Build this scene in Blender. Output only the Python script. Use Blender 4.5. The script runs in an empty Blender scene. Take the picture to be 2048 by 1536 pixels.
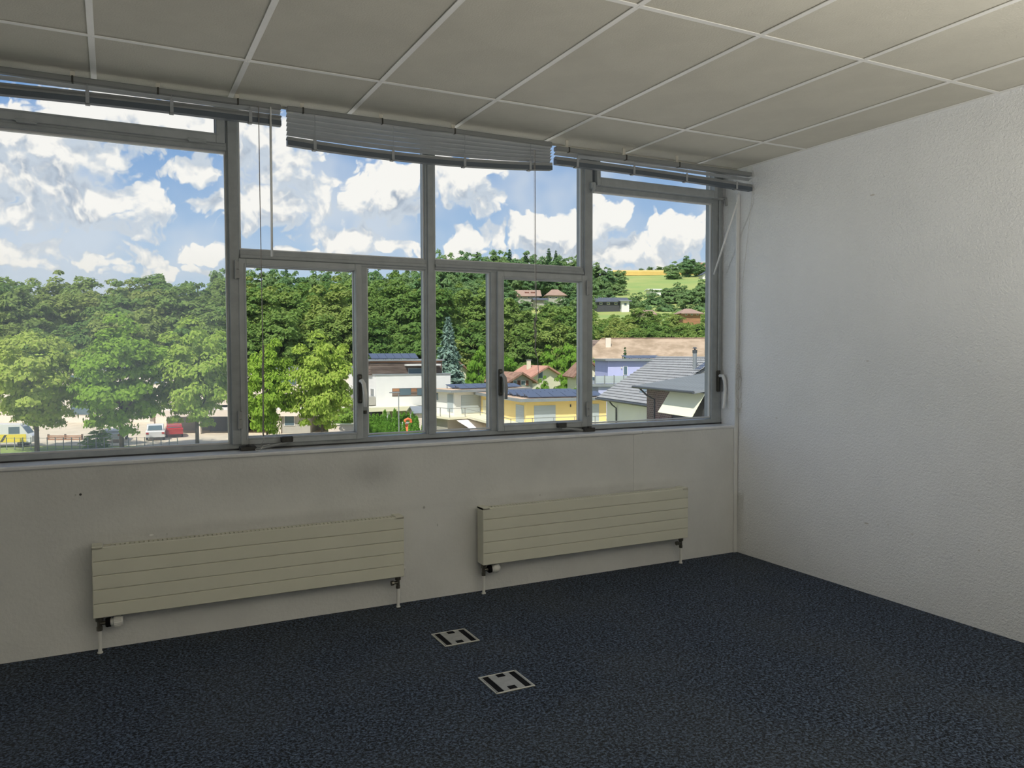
import bpy, math, random
import numpy as np
from mathutils import Matrix, Vector

scene = bpy.context.scene
EXPO, SUN_E, SKY_S, CARPET_SHEEN = 0.0, 5.0, 1.0, 0.04
# ------------------------------------------------------------------ camera
F = 1573.457                                   # focal length in pixels of the 2048 px wide frame
CAM = np.array([-4.0887, -4.3943, 1.4749])
PITCH, ROLL, YAW = -0.0396, 0.0024, -0.4698

def _rot():
    cz, sz = math.cos(YAW), math.sin(YAW); cx, sx = math.cos(PITCH), math.sin(PITCH); cr, sr = math.cos(ROLL), math.sin(ROLL)
    return (np.array([[cz, -sz, 0], [sz, cz, 0], [0, 0, 1]]) @ np.array([[1, 0, 0], [0, cx, -sx], [0, sx, cx]])
            @ np.array([[cr, 0, sr], [0, 1, 0], [-sr, 0, cr]]))
RC = _rot()
def ray(u, v): return RC @ np.array([(u - 1024) / F, 1, (768 - v) / F])
def at(u, v, D): return CAM + ray(u, v) * D                      # point at depth D behind pixel (u, v)
def ony(u, v, y): d = ray(u, v); return CAM + d * (y - CAM[1]) / d[1]
def onx(u, v, x): d = ray(u, v); return CAM + d * (x - CAM[0]) / d[0]
def onz(u, v, z): d = ray(u, v); return CAM + d * (z - CAM[2]) / d[2]

cd = bpy.data.cameras.new('camera'); cam = bpy.data.objects.new('camera', cd); scene.collection.objects.link(cam)
cd.sensor_width = 36; cd.lens = F / 2048 * 36; cd.clip_start = 0.05; cd.clip_end = 30000
m4 = Matrix([list(r) + [0] for r in RC] + [[0, 0, 0, 1]])
cam.matrix_world = Matrix.Translation(CAM) @ m4 @ Matrix.Rotation(math.pi / 2, 4, 'X')
scene.camera = cam

# ------------------------------------------------------------------ exposure, sun, sky
vs = scene.view_settings
vs.view_transform = 'Standard'; vs.look = 'None'; vs.gamma = 1; vs.use_curve_mapping = False
vs.exposure = EXPO
scene.cycles.diffuse_bounces = 4; scene.cycles.max_bounces = 9; scene.cycles.transparent_max_bounces = 24; scene.cycles.use_light_tree = False
scene.cycles.caustics_reflective = False; scene.cycles.caustics_refractive = False

SUN_TO = Vector((-0.42, -0.42, 0.80)).normalized()
sl = bpy.data.lights.new('sun', 'SUN'); sl.energy = SUN_E; sl.angle = 0.009; sl.color = (1.0, 0.95, 0.86)
so = bpy.data.objects.new('sun', sl); scene.collection.objects.link(so)
so.rotation_euler = SUN_TO.to_track_quat('Z', 'Y').to_euler(); so.location = (-20, -20, 60)

class NT:
    """small node-tree writer"""
    def __init__(s, nt): s.nt = nt
    def n(s, kind, **kw):
        x = s.nt.nodes.new(kind)
        for k, v in kw.items(): setattr(x, k, v)
        return x
    def put(s, sock, v):
        if isinstance(v, bpy.types.NodeSocket): s.nt.links.new(v, sock)
        else: sock.default_value = v
    def m(s, op, a, b=0.0, c=0.0, clamp=False):
        x = s.n('ShaderNodeMath', operation=op); x.use_clamp = clamp
        s.put(x.inputs[0], a); s.put(x.inputs[1], b); s.put(x.inputs[2], c)
        return x.outputs[0]
    def vm(s, op, a, b=(0, 0, 0)):
        x = s.n('ShaderNodeVectorMath', operation=op); s.put(x.inputs[0], a); s.put(x.inputs[1], b)
        return x
    def noise(s, vec, scale, detail=4, rough=0.5, dist=0.0, dims='3D'):
        x = s.n('ShaderNodeTexNoise', noise_dimensions=dims)
        if vec is not None: s.put(x.inputs['Vector'], vec)
        s.put(x.inputs['Scale'], scale); s.put(x.inputs['Detail'], detail); s.put(x.inputs['Roughness'], rough); s.put(x.inputs['Distortion'], dist)
        return x.outputs['Fac']
    def step(s, v, lo, hi, a=0.0, b=1.0, smooth=True):
        x = s.n('ShaderNodeMapRange', interpolation_type='SMOOTHSTEP' if smooth else 'LINEAR'); x.clamp = True
        for i, q in enumerate((v, lo, hi, a, b)): s.put(x.inputs[i], q)
        return x.outputs[0]
    def mix(s, f, a, b, mode='MIX'):
        x = s.n('ShaderNodeMix', data_type='RGBA', blend_type=mode)
        s.put(x.inputs['Factor'], f); s.put(x.inputs['A'], a if isinstance(a, bpy.types.NodeSocket) else tuple(a)[:3] + (1,))
        s.put(x.inputs['B'], b if isinstance(b, bpy.types.NodeSocket) else tuple(b)[:3] + (1,))
        return x.outputs['Result']

def lin(r, g, b):
    f = lambda c: (c / 255 / 12.92) if c <= 10 else ((c / 255 + 0.055) / 1.055) ** 2.4
    return (f(r), f(g), f(b))

# cumulus heaps: compass angle and height of each heap, its half width, half height and weight (all from pixels of the frame)
PUFFS = [(20, 300, 210, 105, 1.1), (225, 405, 110, 55, 1.0), (150, 380, 95, 60, 1.0), (95, 420, 150, 42, .8), (330, 240, 300, 62, 1.0), (385, 335, 62, 38, .9), (470, 412, 100, 38, .9), (560, 392, 115, 55, 1.1),
         (585, 340, 75, 52, .9), (510, 280, 110, 60, .9), (775, 380, 95, 62, 1.2), (725, 418, 65, 30, .9), (835, 345, 65, 45, 1.0), (945, 372, 95, 58, 1.2), (1003, 352, 36, 34, .9),
         (928, 482, 52, 40, .9), (985, 490, 60, 25, .8), (690, 472, 100, 34, 1.0), (800, 500, 80, 22, .9), (590, 507, 100, 16, .8), (1095, 465, 110, 46, 1.2),
         (1200, 440, 68, 50, 1.1), (1080, 505, 150, 30, .8), (1250, 505, 170, 42, .9), (1370, 470, 95, 48, .9), (1330, 545, 190, 30, .8),
         (275, 515, 50, 34, .9), (165, 524, 44, 16, .8), (440, 510, 85, 30, .9), (20, 500, 80, 40, .8), (340, 548, 120, 18, .7)]

def cloud_group():
    g = bpy.data.node_groups.new('cloud_density', 'ShaderNodeTree')
    g.interface.new_socket('Angles', in_out='INPUT', socket_type='NodeSocketVector')
    g.interface.new_socket('Density', in_out='OUTPUT', socket_type='NodeSocketFloat')
    t = NT(g); gi = t.n('NodeGroupInput'); go = t.n('NodeGroupOutput'); p = gi.outputs[0]
    wz = t.n('ShaderNodeTexNoise', noise_dimensions='2D'); t.put(wz.inputs['Vector'], p); t.put(wz.inputs['Scale'], 15); t.put(wz.inputs['Detail'], 3.5); t.put(wz.inputs['Roughness'], .52)
    q = t.n('ShaderNodeVectorMath', operation='MULTIPLY_ADD'); t.put(q.inputs[0], wz.outputs['Color']); q.inputs[1].default_value = (.085, .06, 0)
    t.put(q.inputs[2], t.vm('ADD', p, (-.0425, -.030, 0)).outputs[0]); q = q.outputs[0]
    tot = None
    for (u, v, a, b, w) in PUFFS:
        d = ray(u, v); az, el = math.atan2(d[0], d[1]), math.atan2(d[2], math.hypot(d[0], d[1])); sx, sy = F / a / 1.1, F / b / 1.1
        n = t.n('ShaderNodeVectorMath', operation='MULTIPLY_ADD'); t.put(n.inputs[0], q); n.inputs[1].default_value = (sx, sy, 0); n.inputs[2].default_value = (-az * sx, -el * sy, 0)
        r2 = t.vm('DOT_PRODUCT', n.outputs[0], n.outputs[0]).outputs['Value']
        c = t.m('MULTIPLY_ADD', r2, -w, w)
        tot = c if tot is None else t.m('MAXIMUM', tot, c)
    # the same fair-weather cloud goes on all round the sky
    wide = t.noise(p, 2.3, 4, .55, 0.0, '2D')
    away = t.step(t.vm('DISTANCE', p, (.30, .16, 0)).outputs['Value'], .48, .75)
    tot = t.m('MAXIMUM', t.m('MAXIMUM', tot, -1.0), t.m('MULTIPLY_ADD', away, t.m('MULTIPLY_ADD', wide, 7.0, -2.4), -1.0))
    lump = t.n('ShaderNodeTexVoronoi', voronoi_dimensions='2D', feature='F1'); t.put(lump.inputs['Vector'], q); t.put(lump.inputs['Scale'], 30); t.put(lump.inputs['Detail'], 1.6); t.put(lump.inputs['Roughness'], .62); t.put(lump.inputs['Lacunarity'], 2.3)
    tot = t.m('MULTIPLY_ADD', lump.outputs['Distance'], -.85, t.m('ADD', tot, .36))
    tot = t.m('ADD', tot, t.m('MULTIPLY_ADD', t.noise(p, 55, 4, .55, 0.0, '2D'), .5, -.25))
    t.put(go.inputs[0], tot)
    return g

def make_world():
    w = bpy.data.worlds.new('sky'); scene.world = w; w.use_nodes = True; w.node_tree.nodes.clear()
    t = NT(w.node_tree)
    g = t.n('ShaderNodeNewGeometry'); sep = t.n('ShaderNodeSeparateXYZ')
    d = t.vm('SCALE', g.outputs['Incoming']); d.inputs['Scale'].default_value = -1
    t.put(sep.inputs[0], d.outputs[0]); z = sep.outputs[2]
    az = t.m('ARCTAN2', sep.outputs[0], sep.outputs[1]); el = t.m('ARCSINE', z)
    cb = t.n('ShaderNodeCombineXYZ'); t.put(cb.inputs[0], az); t.put(cb.inputs[1], el)
    grp = cloud_group()
    def dens(vec):
        x = t.n('ShaderNodeGroup'); x.node_tree = grp; t.put(x.inputs[0], vec); return x.outputs[0]
    here = dens(cb.outputs[0]); up1 = dens(t.vm('ADD', cb.outputs[0], (-.010, .028, 0)).outputs[0])
    blue = t.mix(t.step(z, 0.02, .36), lin(190, 213, 234), lin(92, 146, 210))
    blue = t.mix(t.step(z, .35, 1.0), blue, lin(62, 116, 192))
    veil = t.noise(cb.outputs[0], 4.0, 4, .6, 0.0, '2D')
    blue = t.mix(t.step(veil, .40, .66, 0, .75), blue, lin(214, 222, 232))
    mask = t.step(here, -.06, .24)
    lit = t.step(t.m('SUBTRACT', here, up1), -.28, .52)
    grey = t.mix(t.step(here, .2, 1.1), lin(204, 214, 226), lin(164, 177, 195))
    cloud = t.mix(lit, grey, lin(252, 250, 246))
    cloud = t.mix(t.step(el, .16, .03, 0.0, .35), cloud, lin(246, 238, 222))
    col = t.mix(mask, blue, cloud)
    col = t.mix(t.step(z, -.02, -.08), col, lin(120, 130, 110))
    bg = t.n('ShaderNodeBackground'); t.put(bg.inputs[0], col); bg.inputs[1].default_value = SKY_S
    out = t.n('ShaderNodeOutputWorld'); t.put(out.inputs[0], bg.outputs[0])
    w.cycles.sampling_method = 'NONE'
make_world()

# ------------------------------------------------------------------ materials
def principled(name, col, rough=.6, metal=0.0, var=0.0, vscale=6.0, bump=0.0, bscale=80.0, spec=.5, detail=4, col2=None, lo=.35, hi=.65, stretch=None, bdist=.01, bdetail=3, trans=None):
    m = bpy.data.materials.new(name); m.use_nodes = True; m.node_tree.nodes.clear(); t = NT(m.node_tree)
    b = t.n('ShaderNodeBsdfPrincipled'); o = t.n('ShaderNodeOutputMaterial'); t.put(o.inputs[0], b.outputs[0])
    tc = t.n('ShaderNodeTexCoord').outputs['Object']
    if stretch: tc = t.vm('MULTIPLY', tc, stretch).outputs[0]
    b.inputs['Roughness'].default_value = rough; b.inputs['Metallic'].default_value = metal; b.inputs['Specular IOR Level'].default_value = spec
    if var or col2:
        c2 = col2 if col2 else tuple(max(0, c * (1 - var)) for c in col)
        t.put(b.inputs['Base Color'], t.mix(t.step(t.noise(tc, vscale, detail, .6), lo, hi), c2, col))
    else:
        b.inputs['Base Color'].default_value = tuple(col) + (1,)
    if bump:
        bn = t.n('ShaderNodeBump'); bn.inputs['Strength'].default_value = bump; bn.inputs['Distance'].default_value = bdist
        t.put(bn.inputs['Height'], t.noise(tc, bscale, bdetail, .55)); t.put(b.inputs['Normal'], bn.outputs[0])
    return m

def glass_mat(name, dust_glare_lo, dust_glare_hi, low_edge=0.0):
    m = bpy.data.materials.new(name); m.use_nodes = True; m.node_tree.nodes.clear(); t = NT(m.node_tree)
    o = t.n('ShaderNodeOutputMaterial'); tr = t.n('ShaderNodeBsdfTransparent'); tr.inputs[0].default_value = (.985, .99, .985, 1)
    gl = t.n('ShaderNodeBsdfGlossy'); gl.inputs['Roughness'].default_value = 0.0
    lw = t.n('ShaderNodeLayerWeight'); lw.inputs['Blend'].default_value = .5
    mx = t.n('ShaderNodeMixShader'); t.put(mx.inputs[0], t.m('MULTIPLY', t.m('POWER', lw.outputs['Facing'], 4), .4))
    t.put(mx.inputs[1], tr.outputs[0]); t.put(mx.inputs[2], gl.outputs[0])
    tl = t.n('ShaderNodeBsdfTranslucent'); tl.inputs[0].default_value = (.85, .87, .86, 1)
    tc = t.n('ShaderNodeTexCoord').outputs['Object']
    f = t.step(t.noise(tc, 3.0, 3, .6), .3, .75, dust_glare_lo, dust_glare_hi) if dust_glare_hi > dust_glare_lo else dust_glare_lo
    if low_edge:
        sp = t.n('ShaderNodeSeparateXYZ'); t.put(sp.inputs[0], tc)
        f = t.m('ADD', f, t.step(t.m('ADD', sp.outputs[2], t.m('MULTIPLY', t.noise(tc, 9, 4, .6), .12)), 1.2, .98, 0, low_edge))
    m2 = t.n('ShaderNodeMixShader'); t.put(m2.inputs[0], f) ; t.put(m2.inputs[1], mx.outputs[0]); t.put(m2.inputs[2], tl.outputs[0])
    t.put(o.inputs[0], m2.outputs[0])
    return m

def carpet_mat():
    m = bpy.data.materials.new('carpet'); m.use_nodes = True; m.node_tree.nodes.clear(); t = NT(m.node_tree)
    b = t.n('ShaderNodeBsdfPrincipled'); o = t.n('ShaderNodeOutputMaterial'); t.put(o.inputs[0], b.outputs[0])
    tc = t.n('ShaderNodeTexCoord').outputs['Object']
    sq = t.vm('MULTIPLY', tc, (1, 1.0, 1)).outputs[0]
    n1 = t.noise(sq, 85, 4, .7, .6); n2 = t.noise(tc, 52, 3, .65); n3 = t.noise(tc, 1.3, 3, .5)
    c = t.mix(t.step(n1, .42, .66), lin(3, 6, 14), lin(98, 114, 138))
    c = t.mix(t.step(n2, .50, .72, 0, .5), c, lin(34, 50, 78))
    c = t.mix(t.step(n2, .66, .78, 0, .55), c, lin(138, 148, 158))
    c = t.mix(t.step(n3, .4, .65, 0, .18), c, lin(84, 88, 86))
    t.put(b.inputs['Base Color'], c); b.inputs['Roughness'].default_value = .95; b.inputs['Specular IOR Level'].default_value = .15
    b.inputs['Sheen Weight'].default_value = CARPET_SHEEN; b.inputs['Sheen Roughness'].default_value = .6
    bn = t.n('ShaderNodeBump'); bn.inputs['Strength'].default_value = .8; bn.inputs['Distance'].default_value = .006; t.put(bn.inputs['Height'], n1); t.put(b.inputs['Normal'], bn.outputs[0])
    return m

def window_wall_mat():
    """painted plaster with the soot smudges above the radiators"""
    m = bpy.data.materials.new('painted_plaster'); m.use_nodes = True; m.node_tree.nodes.clear(); t = NT(m.node_tree)
    b = t.n('ShaderNodeBsdfPrincipled'); o = t.n('ShaderNodeOutputMaterial'); t.put(o.inputs[0], b.outputs[0])
    tc = t.n('ShaderNodeTexCoord').outputs['Object']
    c = t.mix(t.step(t.noise(tc, 2.2, 5, .6), .3, .7), (.70, .705, .70), (.77, .775, .77))
    for (x, z, a, h, k) in ((-2.76, .79, .16, .10, .38), (-3.98, .83, .30, .12, .22), (-3.3, .80, .35, .08, .12), (-1.62, .80, .25, .10, .14), (-3.4, .56, .85, .035, .25), (-1.3, .56, .8, .03, .22)):
        dd = t.vm('MULTIPLY', t.vm('SUBTRACT', tc, (x, 0, z)).outputs[0], (1 / a, 0, 1 / h)).outputs[0]
        s = t.m('MULTIPLY', t.step(t.vm('LENGTH', dd).outputs['Value'], 1.5, 0.0), t.step(t.noise(tc, 7, 5, .65), .25, .65, .35, 1))
        c = t.mix(t.m('MULTIPLY', s, k), c, (.22, .22, .23))
    for (u, v, a_, b_, k, cc) in ((161, 989, .007, .007, .95, (.02, .02, .02)), (151, 990, .004, .004, .5, (.2, .2, .2)), (303, 1070, .012, .006, .8, (.95, .95, .95)), (848, 1015, .009, .009, .6, (.22, .22, .22)), (875, 1050, .004, .009, .5, (.25, .25, .25)), (1080, 990, .005, .005, .5, (.25, .25, .25)), (334, 1068, .004, .008, .4, (.3, .3, .3))):
        p = ony(u, v, 0.0)
        dd = t.vm('MULTIPLY', t.vm('SUBTRACT', tc, (p[0], 0, p[2])).outputs[0], (1 / a_, 0, 1 / b_)).outputs[0]
        c = t.mix(t.step(t.vm('LENGTH', dd).outputs['Value'], 1.1, .6, 0, k), c, cc)
    sm = t.noise(tc, 38, 2, .5)
    c = t.mix(t.step(sm, .79, .83, 0, .6), c, (.25, .25, .25))
    t.put(b.inputs['Base Color'], c); b.inputs['Roughness'].default_value = .75
    bn = t.n('ShaderNodeBump'); bn.inputs['Strength'].default_value = .25; bn.inputs['Distance'].default_value = .01
    t.put(bn.inputs['Height'], t.noise(tc, 45, 4, .55)); t.put(b.inputs['Normal'], bn.outputs[0])
    return m

def rough_wall_mat():
    m = bpy.data.materials.new('rough_plaster'); m.use_nodes = True; m.node_tree.nodes.clear(); t = NT(m.node_tree)
    b = t.n('ShaderNodeBsdfPrincipled'); o = t.n('ShaderNodeOutputMaterial'); t.put(o.inputs[0], b.outputs[0])
    tc = t.n('ShaderNodeTexCoord').outputs['Object']
    c = t.mix(t.step(t.noise(tc, 1.6, 4, .6), .3, .7), (.83, .835, .84), (.88, .885, .89))
    c = t.mix(t.step(t.noise(tc, 16, 2, .5), .80, .84, 0, .5), c, (.60, .55, .47))
    for (u, v, a_, b_, k) in ((1745, 390, .020, .006, .55), (1553, 836, .012, .006, .4), (1733, 1047, .020, .006, .6), (1776, 1049, .006, .006, .5), (1824, 1068, .012, .005, .35), (1958, 1101, .007, .007, .4), (1958, 722, .016, .004, .3), (1735, 722, .012, .006, .4), (1562, 1008, .006, .006, .4), (1640, 1002, .004, .004, .5)):
        p = onx(u, v, 0.0)
        dd = t.vm('MULTIPLY', t.vm('SUBTRACT', tc, (0, p[1], p[2])).outputs[0], (0, 1 / a_, 1 / b_)).outputs[0]
        c = t.mix(t.step(t.vm('LENGTH', dd).outputs['Value'], 1.1, .5, 0, k), c, (.45, .40, .32))
    t.put(b.inputs['Base Color'], c); b.inputs['Roughness'].default_value = .8
    bn = t.n('ShaderNodeBump'); bn.inputs['Strength'].default_value = .5; bn.inputs['Distance'].default_value = .014
    h = t.m('ADD', t.noise(t.vm('MULTIPLY', tc, (1, 1, 1.25)).outputs[0], 60, 3, .55, .5), t.m('MULTIPLY', t.noise(tc, 150, 2, .5), .35))
    t.put(bn.inputs['Height'], h); t.put(b.inputs['Normal'], bn.outputs[0])
    return m

M = {}
M['carpet'] = carpet_mat(); M['wwall'] = window_wall_mat(); M['rwall'] = rough_wall_mat()
M['white'] = principled('white_paint', (.80, .805, .80), .5, var=.06, vscale=5, bump=.1, bscale=60)
M['sill'] = principled('sill_paint', (.86, .87, .88), .2, var=.10, vscale=9, bump=.15, bscale=40)
M['tile'] = principled('ceiling_board', (.65, .625, .545), .85, var=.06, vscale=3, bump=.25, bscale=120, spec=.3)
M['grid'] = principled('grid_enamel', (.86, .85, .82), .28, var=.03, vscale=8)
M['slab'] = principled('bare_concrete', (.4, .4, .39), .9, var=.2, vscale=3)
M['frame'] = principled('window_frame_paint', (.36, .385, .395), .42, var=.12, vscale=14, stretch=(1, 1, 1), bump=.05, bscale=50)
M['sash'] = principled('sash_paint', (.42, .445, .455), .42, var=.10, vscale=14, bump=.05, bscale=50)
M['bead'] = principled('glazing_bead', (.62, .63, .63), .35, var=.05)
M['gasket'] = principled('rubber_gasket', (.05, .05, .055), .6, var=.2)
M['darkmetal'] = principled('dark_metal', (.07, .068, .06), .45, metal=.5, var=.3, vscale=40)
M['white_plastic'] = principled('white_plastic', (.82, .82, .80), .4, var=.04, vscale=30)
M['grey_plastic'] = principled('grey_plastic', (.35, .36, .36), .45, var=.08, vscale=30)
M['radiator'] = principled('cream_enamel', (.74, .735, .63), .42, var=.03, vscale=4)
M['brass'] = principled('tarnished_nickel', (.20, .19, .16), .38, metal=.8, var=.35, vscale=60)
M['black'] = principled('black_plastic', (.006, .006, .007), .8, var=.2, vscale=50, spec=.15)
M['boxframe'] = principled('brushed_aluminium', (.62, .62, .58), .42, metal=.35, var=.08, vscale=40)
M['boxlid'] = principled('lid_aluminium', (.46, .46, .44), .5, metal=.3, var=.12, vscale=30)
M['rail_shade'] = principled('bottom_rail_shade', (.085, .105, .13), .4, var=.06, vscale=12)  # dark slate puts the shade of the bunched slats into the rail colour
M['slat'] = principled('slat_enamel', (.44, .46, .47), .34, metal=.1, var=.06, vscale=12)
M['head'] = principled('headrail_enamel', (.24, .25, .25), .35, var=.06, vscale=10)
M['tape'] = principled('ladder_tape', (.36, .38, .40), .8, var=.1, vscale=60)
M['cord'] = principled('cord_fibre', (.32, .30, .28), .9, var=.3, vscale=90)
M['cordw'] = principled('pale_cord', (.66, .64, .60), .8, var=.2, vscale=90)
M['wand'] = principled('clear_wand', (.80, .81, .80), .25, var=.03)
M['glass'] = glass_mat('window_glass', .010, .010)  # even dust film, raised to lay a glare veil over the view
M['glass_dusty'] = glass_mat('dusty_window_glass', .007, .017, .08)

# ------------------------------------------------------------------ mesh helpers
WM = {}                                                   # world matrix of every empty and part, kept by name
class MB:
    def __init__(s): s.v = []; s.f = []; s.smooth = False
    def add(s, vs_, fs):
        o = len(s.v); s.v += [tuple(p) for p in vs_]; s.f += [tuple(i + o for i in f) for f in fs]; return s
    def box(s, x0, x1, y0, y1, z0, z1, bev=0.0):
        if x0 > x1: x0, x1 = x1, x0
        if y0 > y1: y0, y1 = y1, y0
        if z0 > z1: z0, z1 = z1, z0
        if bev <= 0:
            return s.add([(x0, y0, z0), (x1, y0, z0), (x1, y1, z0), (x0, y1, z0), (x0, y0, z1), (x1, y0, z1), (x1, y1, z1), (x0, y1, z1)],
                         [(0, 3, 2, 1), (4, 5, 6, 7), (0, 1, 5, 4), (1, 2, 6, 5), (2, 3, 7, 6), (3, 0, 4, 7)])
        b = min(bev, (x1 - x0) * .45, (y1 - y0) * .45, (z1 - z0) * .45)
        V = []; idx = {}
        for i, X in enumerate((x0, x1)):
            for j, Y in enumerate((y0, y1)):
                for k, Z in enumerate((z0, z1)):
                    sx, sy, sz = (b if i == 0 else -b), (b if j == 0 else -b), (b if k == 0 else -b)
                    for ax, p in enumerate(((X, Y + sy, Z + sz), (X + sx, Y, Z + sz), (X + sx, Y + sy, Z))):
                        idx[(i, j, k, ax)] = len(V); V.append(p)
        Fs = []
        for ax in range(3):
            a1, a2 = [a for a in range(3) if a != ax]
            for e in (0, 1):
                loop = []
                for (p, q) in ((0, 0), (1, 0), (1, 1), (0, 1)):
                    c = [0, 0, 0]; c[ax] = e; c[a1] = p; c[a2] = q; loop.append(idx[(c[0], c[1], c[2], ax)])
                Fs.append(tuple(loop))
            for (p, q) in ((0, 0), (1, 0), (1, 1), (0, 1)):
                c0 = [0, 0, 0]; c0[a1] = p; c0[a2] = q; c1 = list(c0); c1[ax] = 1
                Fs.append((idx[(*c0, a1)], idx[(*c1, a1)], idx[(*c1, a2)], idx[(*c0, a2)]))
        for i in (0, 1):
            for j in (0, 1):
                for k in (0, 1): Fs.append((idx[(i, j, k, 0)], idx[(i, j, k, 1)], idx[(i, j, k, 2)]))
        return s.add(V, Fs)
    def ring(s, x0, x1, z0, z1, w, y0, y1, wb=None):       # rectangular frame in the xz plane
        wb = w if wb is None else wb
        s.box(x0, x0 + w, y0, y1, z0, z1, .003); s.box(x1 - w, x1, y0, y1, z0, z1, .003)
        s.box(x0 + w, x1 - w, y0 + .0005, y1, z1 - w, z1, .003); s.box(x0 + w, x1 - w, y0 + .0005, y1, z0, z0 + wb, .003); return s
    def tube(s, pts, r, n=8, cap=True):
        pts = [Vector(p) for p in pts]; rr = r if isinstance(r, (list, tuple)) else [r] * len(pts)
        o = len(s.v); prev = None
        for i, p in enumerate(pts):
            d = (pts[min(i + 1, len(pts) - 1)] - pts[max(i - 1, 0)])
            if d.length < 1e-9: d = Vector((0, 0, 1))
            d.normalize()
            a = prev if prev is not None else (Vector((1, 0, 0)) if abs(d.x) < .8 else Vector((0, 1, 0)))
            a = (a - d * a.dot(d)); a.normalize(); prev = a; b = d.cross(a)
            for k in range(n):
                th = 2 * math.pi * k / n; s.v.append(tuple(p + (a * math.cos(th) + b * math.sin(th)) * rr[i]))
        for i in range(len(pts) - 1):
            for k in range(n):
                k2 = (k + 1) % n; s.f.append((o + i * n + k, o + i * n + k2, o + (i + 1) * n + k2, o + (i + 1) * n + k))
        if cap: s.f.append(tuple(o + k for k in reversed(range(n)))); s.f.append(tuple(o + (len(pts) - 1) * n + k for k in range(n)))
        return s
    def prism(s, poly, axis, a, b):                        # extrude a 2-d outline along an axis
        put = {'x': lambda p, t: (t, p[0], p[1]), 'y': lambda p, t: (p[0], t, p[1]), 'z': lambda p, t: (p[0], p[1], t)}[axis]
        n = len(poly)
        return s.add([put(p, a) for p in poly] + [put(p, b) for p in poly],
                     [tuple(range(n)), tuple(range(2 * n - 1, n - 1, -1))] + [(i, (i + 1) % n + 0, (i + 1) % n + n, i + n) for i in range(n)])
    def slabquad(s, p, th):                                # four corners given a thickness downwards
        p = [Vector(q) for q in p]; nrm = (p[1] - p[0]).cross(p[3] - p[0]); nrm.normalize()
        if nrm.z < 0: nrm = -nrm
        return s.add(p + [q - nrm * th for q in p], [(0, 1, 2, 3), (7, 6, 5, 4), (0, 4, 5, 1), (1, 5, 6, 2), (2, 6, 7, 3), (3, 7, 4, 0)])
    def build(s, name, mat, parent=None, world=True, smooth=False):
        me = bpy.data.meshes.new(name)
        V = s.v
        if parent is not None and world:
            inv = WM[parent.name].inverted(); V = [tuple(inv @ Vector(p)) for p in V]
        me.from_pydata(V, [], s.f); me.update()
        import bmesh
        bm = bmesh.new(); bm.from_mesh(me); bmesh.ops.recalc_face_normals(bm, faces=bm.faces); bm.to_mesh(me); bm.free()
        if smooth or s.smooth: me.polygons.foreach_set('use_smooth', [True] * len(me.polygons))
        me.materials.append(M[mat] if isinstance(mat, str) else mat)
        o = bpy.data.objects.new(name, me); scene.collection.objects.link(o)
        if parent is not None: o.parent = parent; WM[o.name] = WM[parent.name]
        else: WM[o.name] = Matrix.Identity(4)
        return o

def empty(name, loc=(0, 0, 0), rz=0.0, parent=None):
    o = bpy.data.objects.new(name, None); scene.collection.objects.link(o); o.location = loc; o.rotation_euler = (0, 0, rz); o.empty_display_size = .1
    WM[o.name] = Matrix.Translation(Vector(loc)) @ Matrix.Rotation(rz, 4, 'Z')
    if parent: o.parent = parent; WM[o.name] = WM[parent.name] @ WM[o.name]
    return o
def tag(o, label=None, cat=None, group=None, kind=None):
    if label: o['label'] = label
    if cat: o['category'] = cat
    if group: o['group'] = group
    if kind: o['kind'] = kind
    return o
def dup(src, parent=None, loc=None):                       # one mesh object sharing its mesh data
    c = src.copy(); scene.collection.objects.link(c)
    if parent is not None: c.parent = parent; WM[c.name] = WM[parent.name]
    if loc is not None: c.location = loc
    return c
def arc(c, r, a0, a1, n, plane='xz'):
    out = []
    for i in range(n + 1):
        a = a0 + (a1 - a0) * i / n
        out.append((c[0] + r * math.cos(a), c[1], c[2] + r * math.sin(a)) if plane == 'xz' else (c[0], c[1] + r * math.cos(a), c[2] + r * math.sin(a)))
    return out
# ================================================================== the room
FILL_LAMPS = (54, 58, 46)
H = 2.80; XL = -9.3; YB = -7.6; SZ = 0.940; WT = 2.945; YF = .17
def struct(o, label=None): o['kind'] = 'structure'; return o

fl = struct(MB().box(XL, 0, YB, 0, -.05, 0).build('floor', 'carpet'))
wr = struct(MB().box(0, .2, YB - .2, .30, -.05, 3.2).build('wall_right', 'rwall'))
ww = MB(); ww.box(XL, 0, 0, .30, -.3, SZ - .022)
ww.box(XL, 0, .02, .30, WT, 3.3)
ww = struct(ww.build('wall_window', 'wwall'))
struct(MB().box(XL - .2, XL, YB - .2, .30, -.05, 3.2).build('wall_left', 'white'))
wb = struct(MB().box(XL, 0, YB - .2, YB, -.05, 3.2).build('wall_back', 'white'))
# the window board: an uneven painted edge with the joint seen above the right-hand radiator
sb = MB(); sb.box(XL, -.86, -.012, YF + .01, SZ - .022, SZ, .006); sb.box(-.858, -.001, -.006, YF + .01, SZ - .022, SZ - .001, .006)
sill = struct(sb.build('trim_1', 'sill'))
tp = MB().box(-.035, -.004, -.014, 0, .0, 2.62, .003)
struct(tp.build('trim_2', 'white'))                        # cable duct in the corner
jp = MB().box(-.93, -.77, -.004, 0, .53, SZ - .023, .002)
struct(jp.build('trim_3', 'wwall'))                        # patched plaster strip below the board joint

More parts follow.
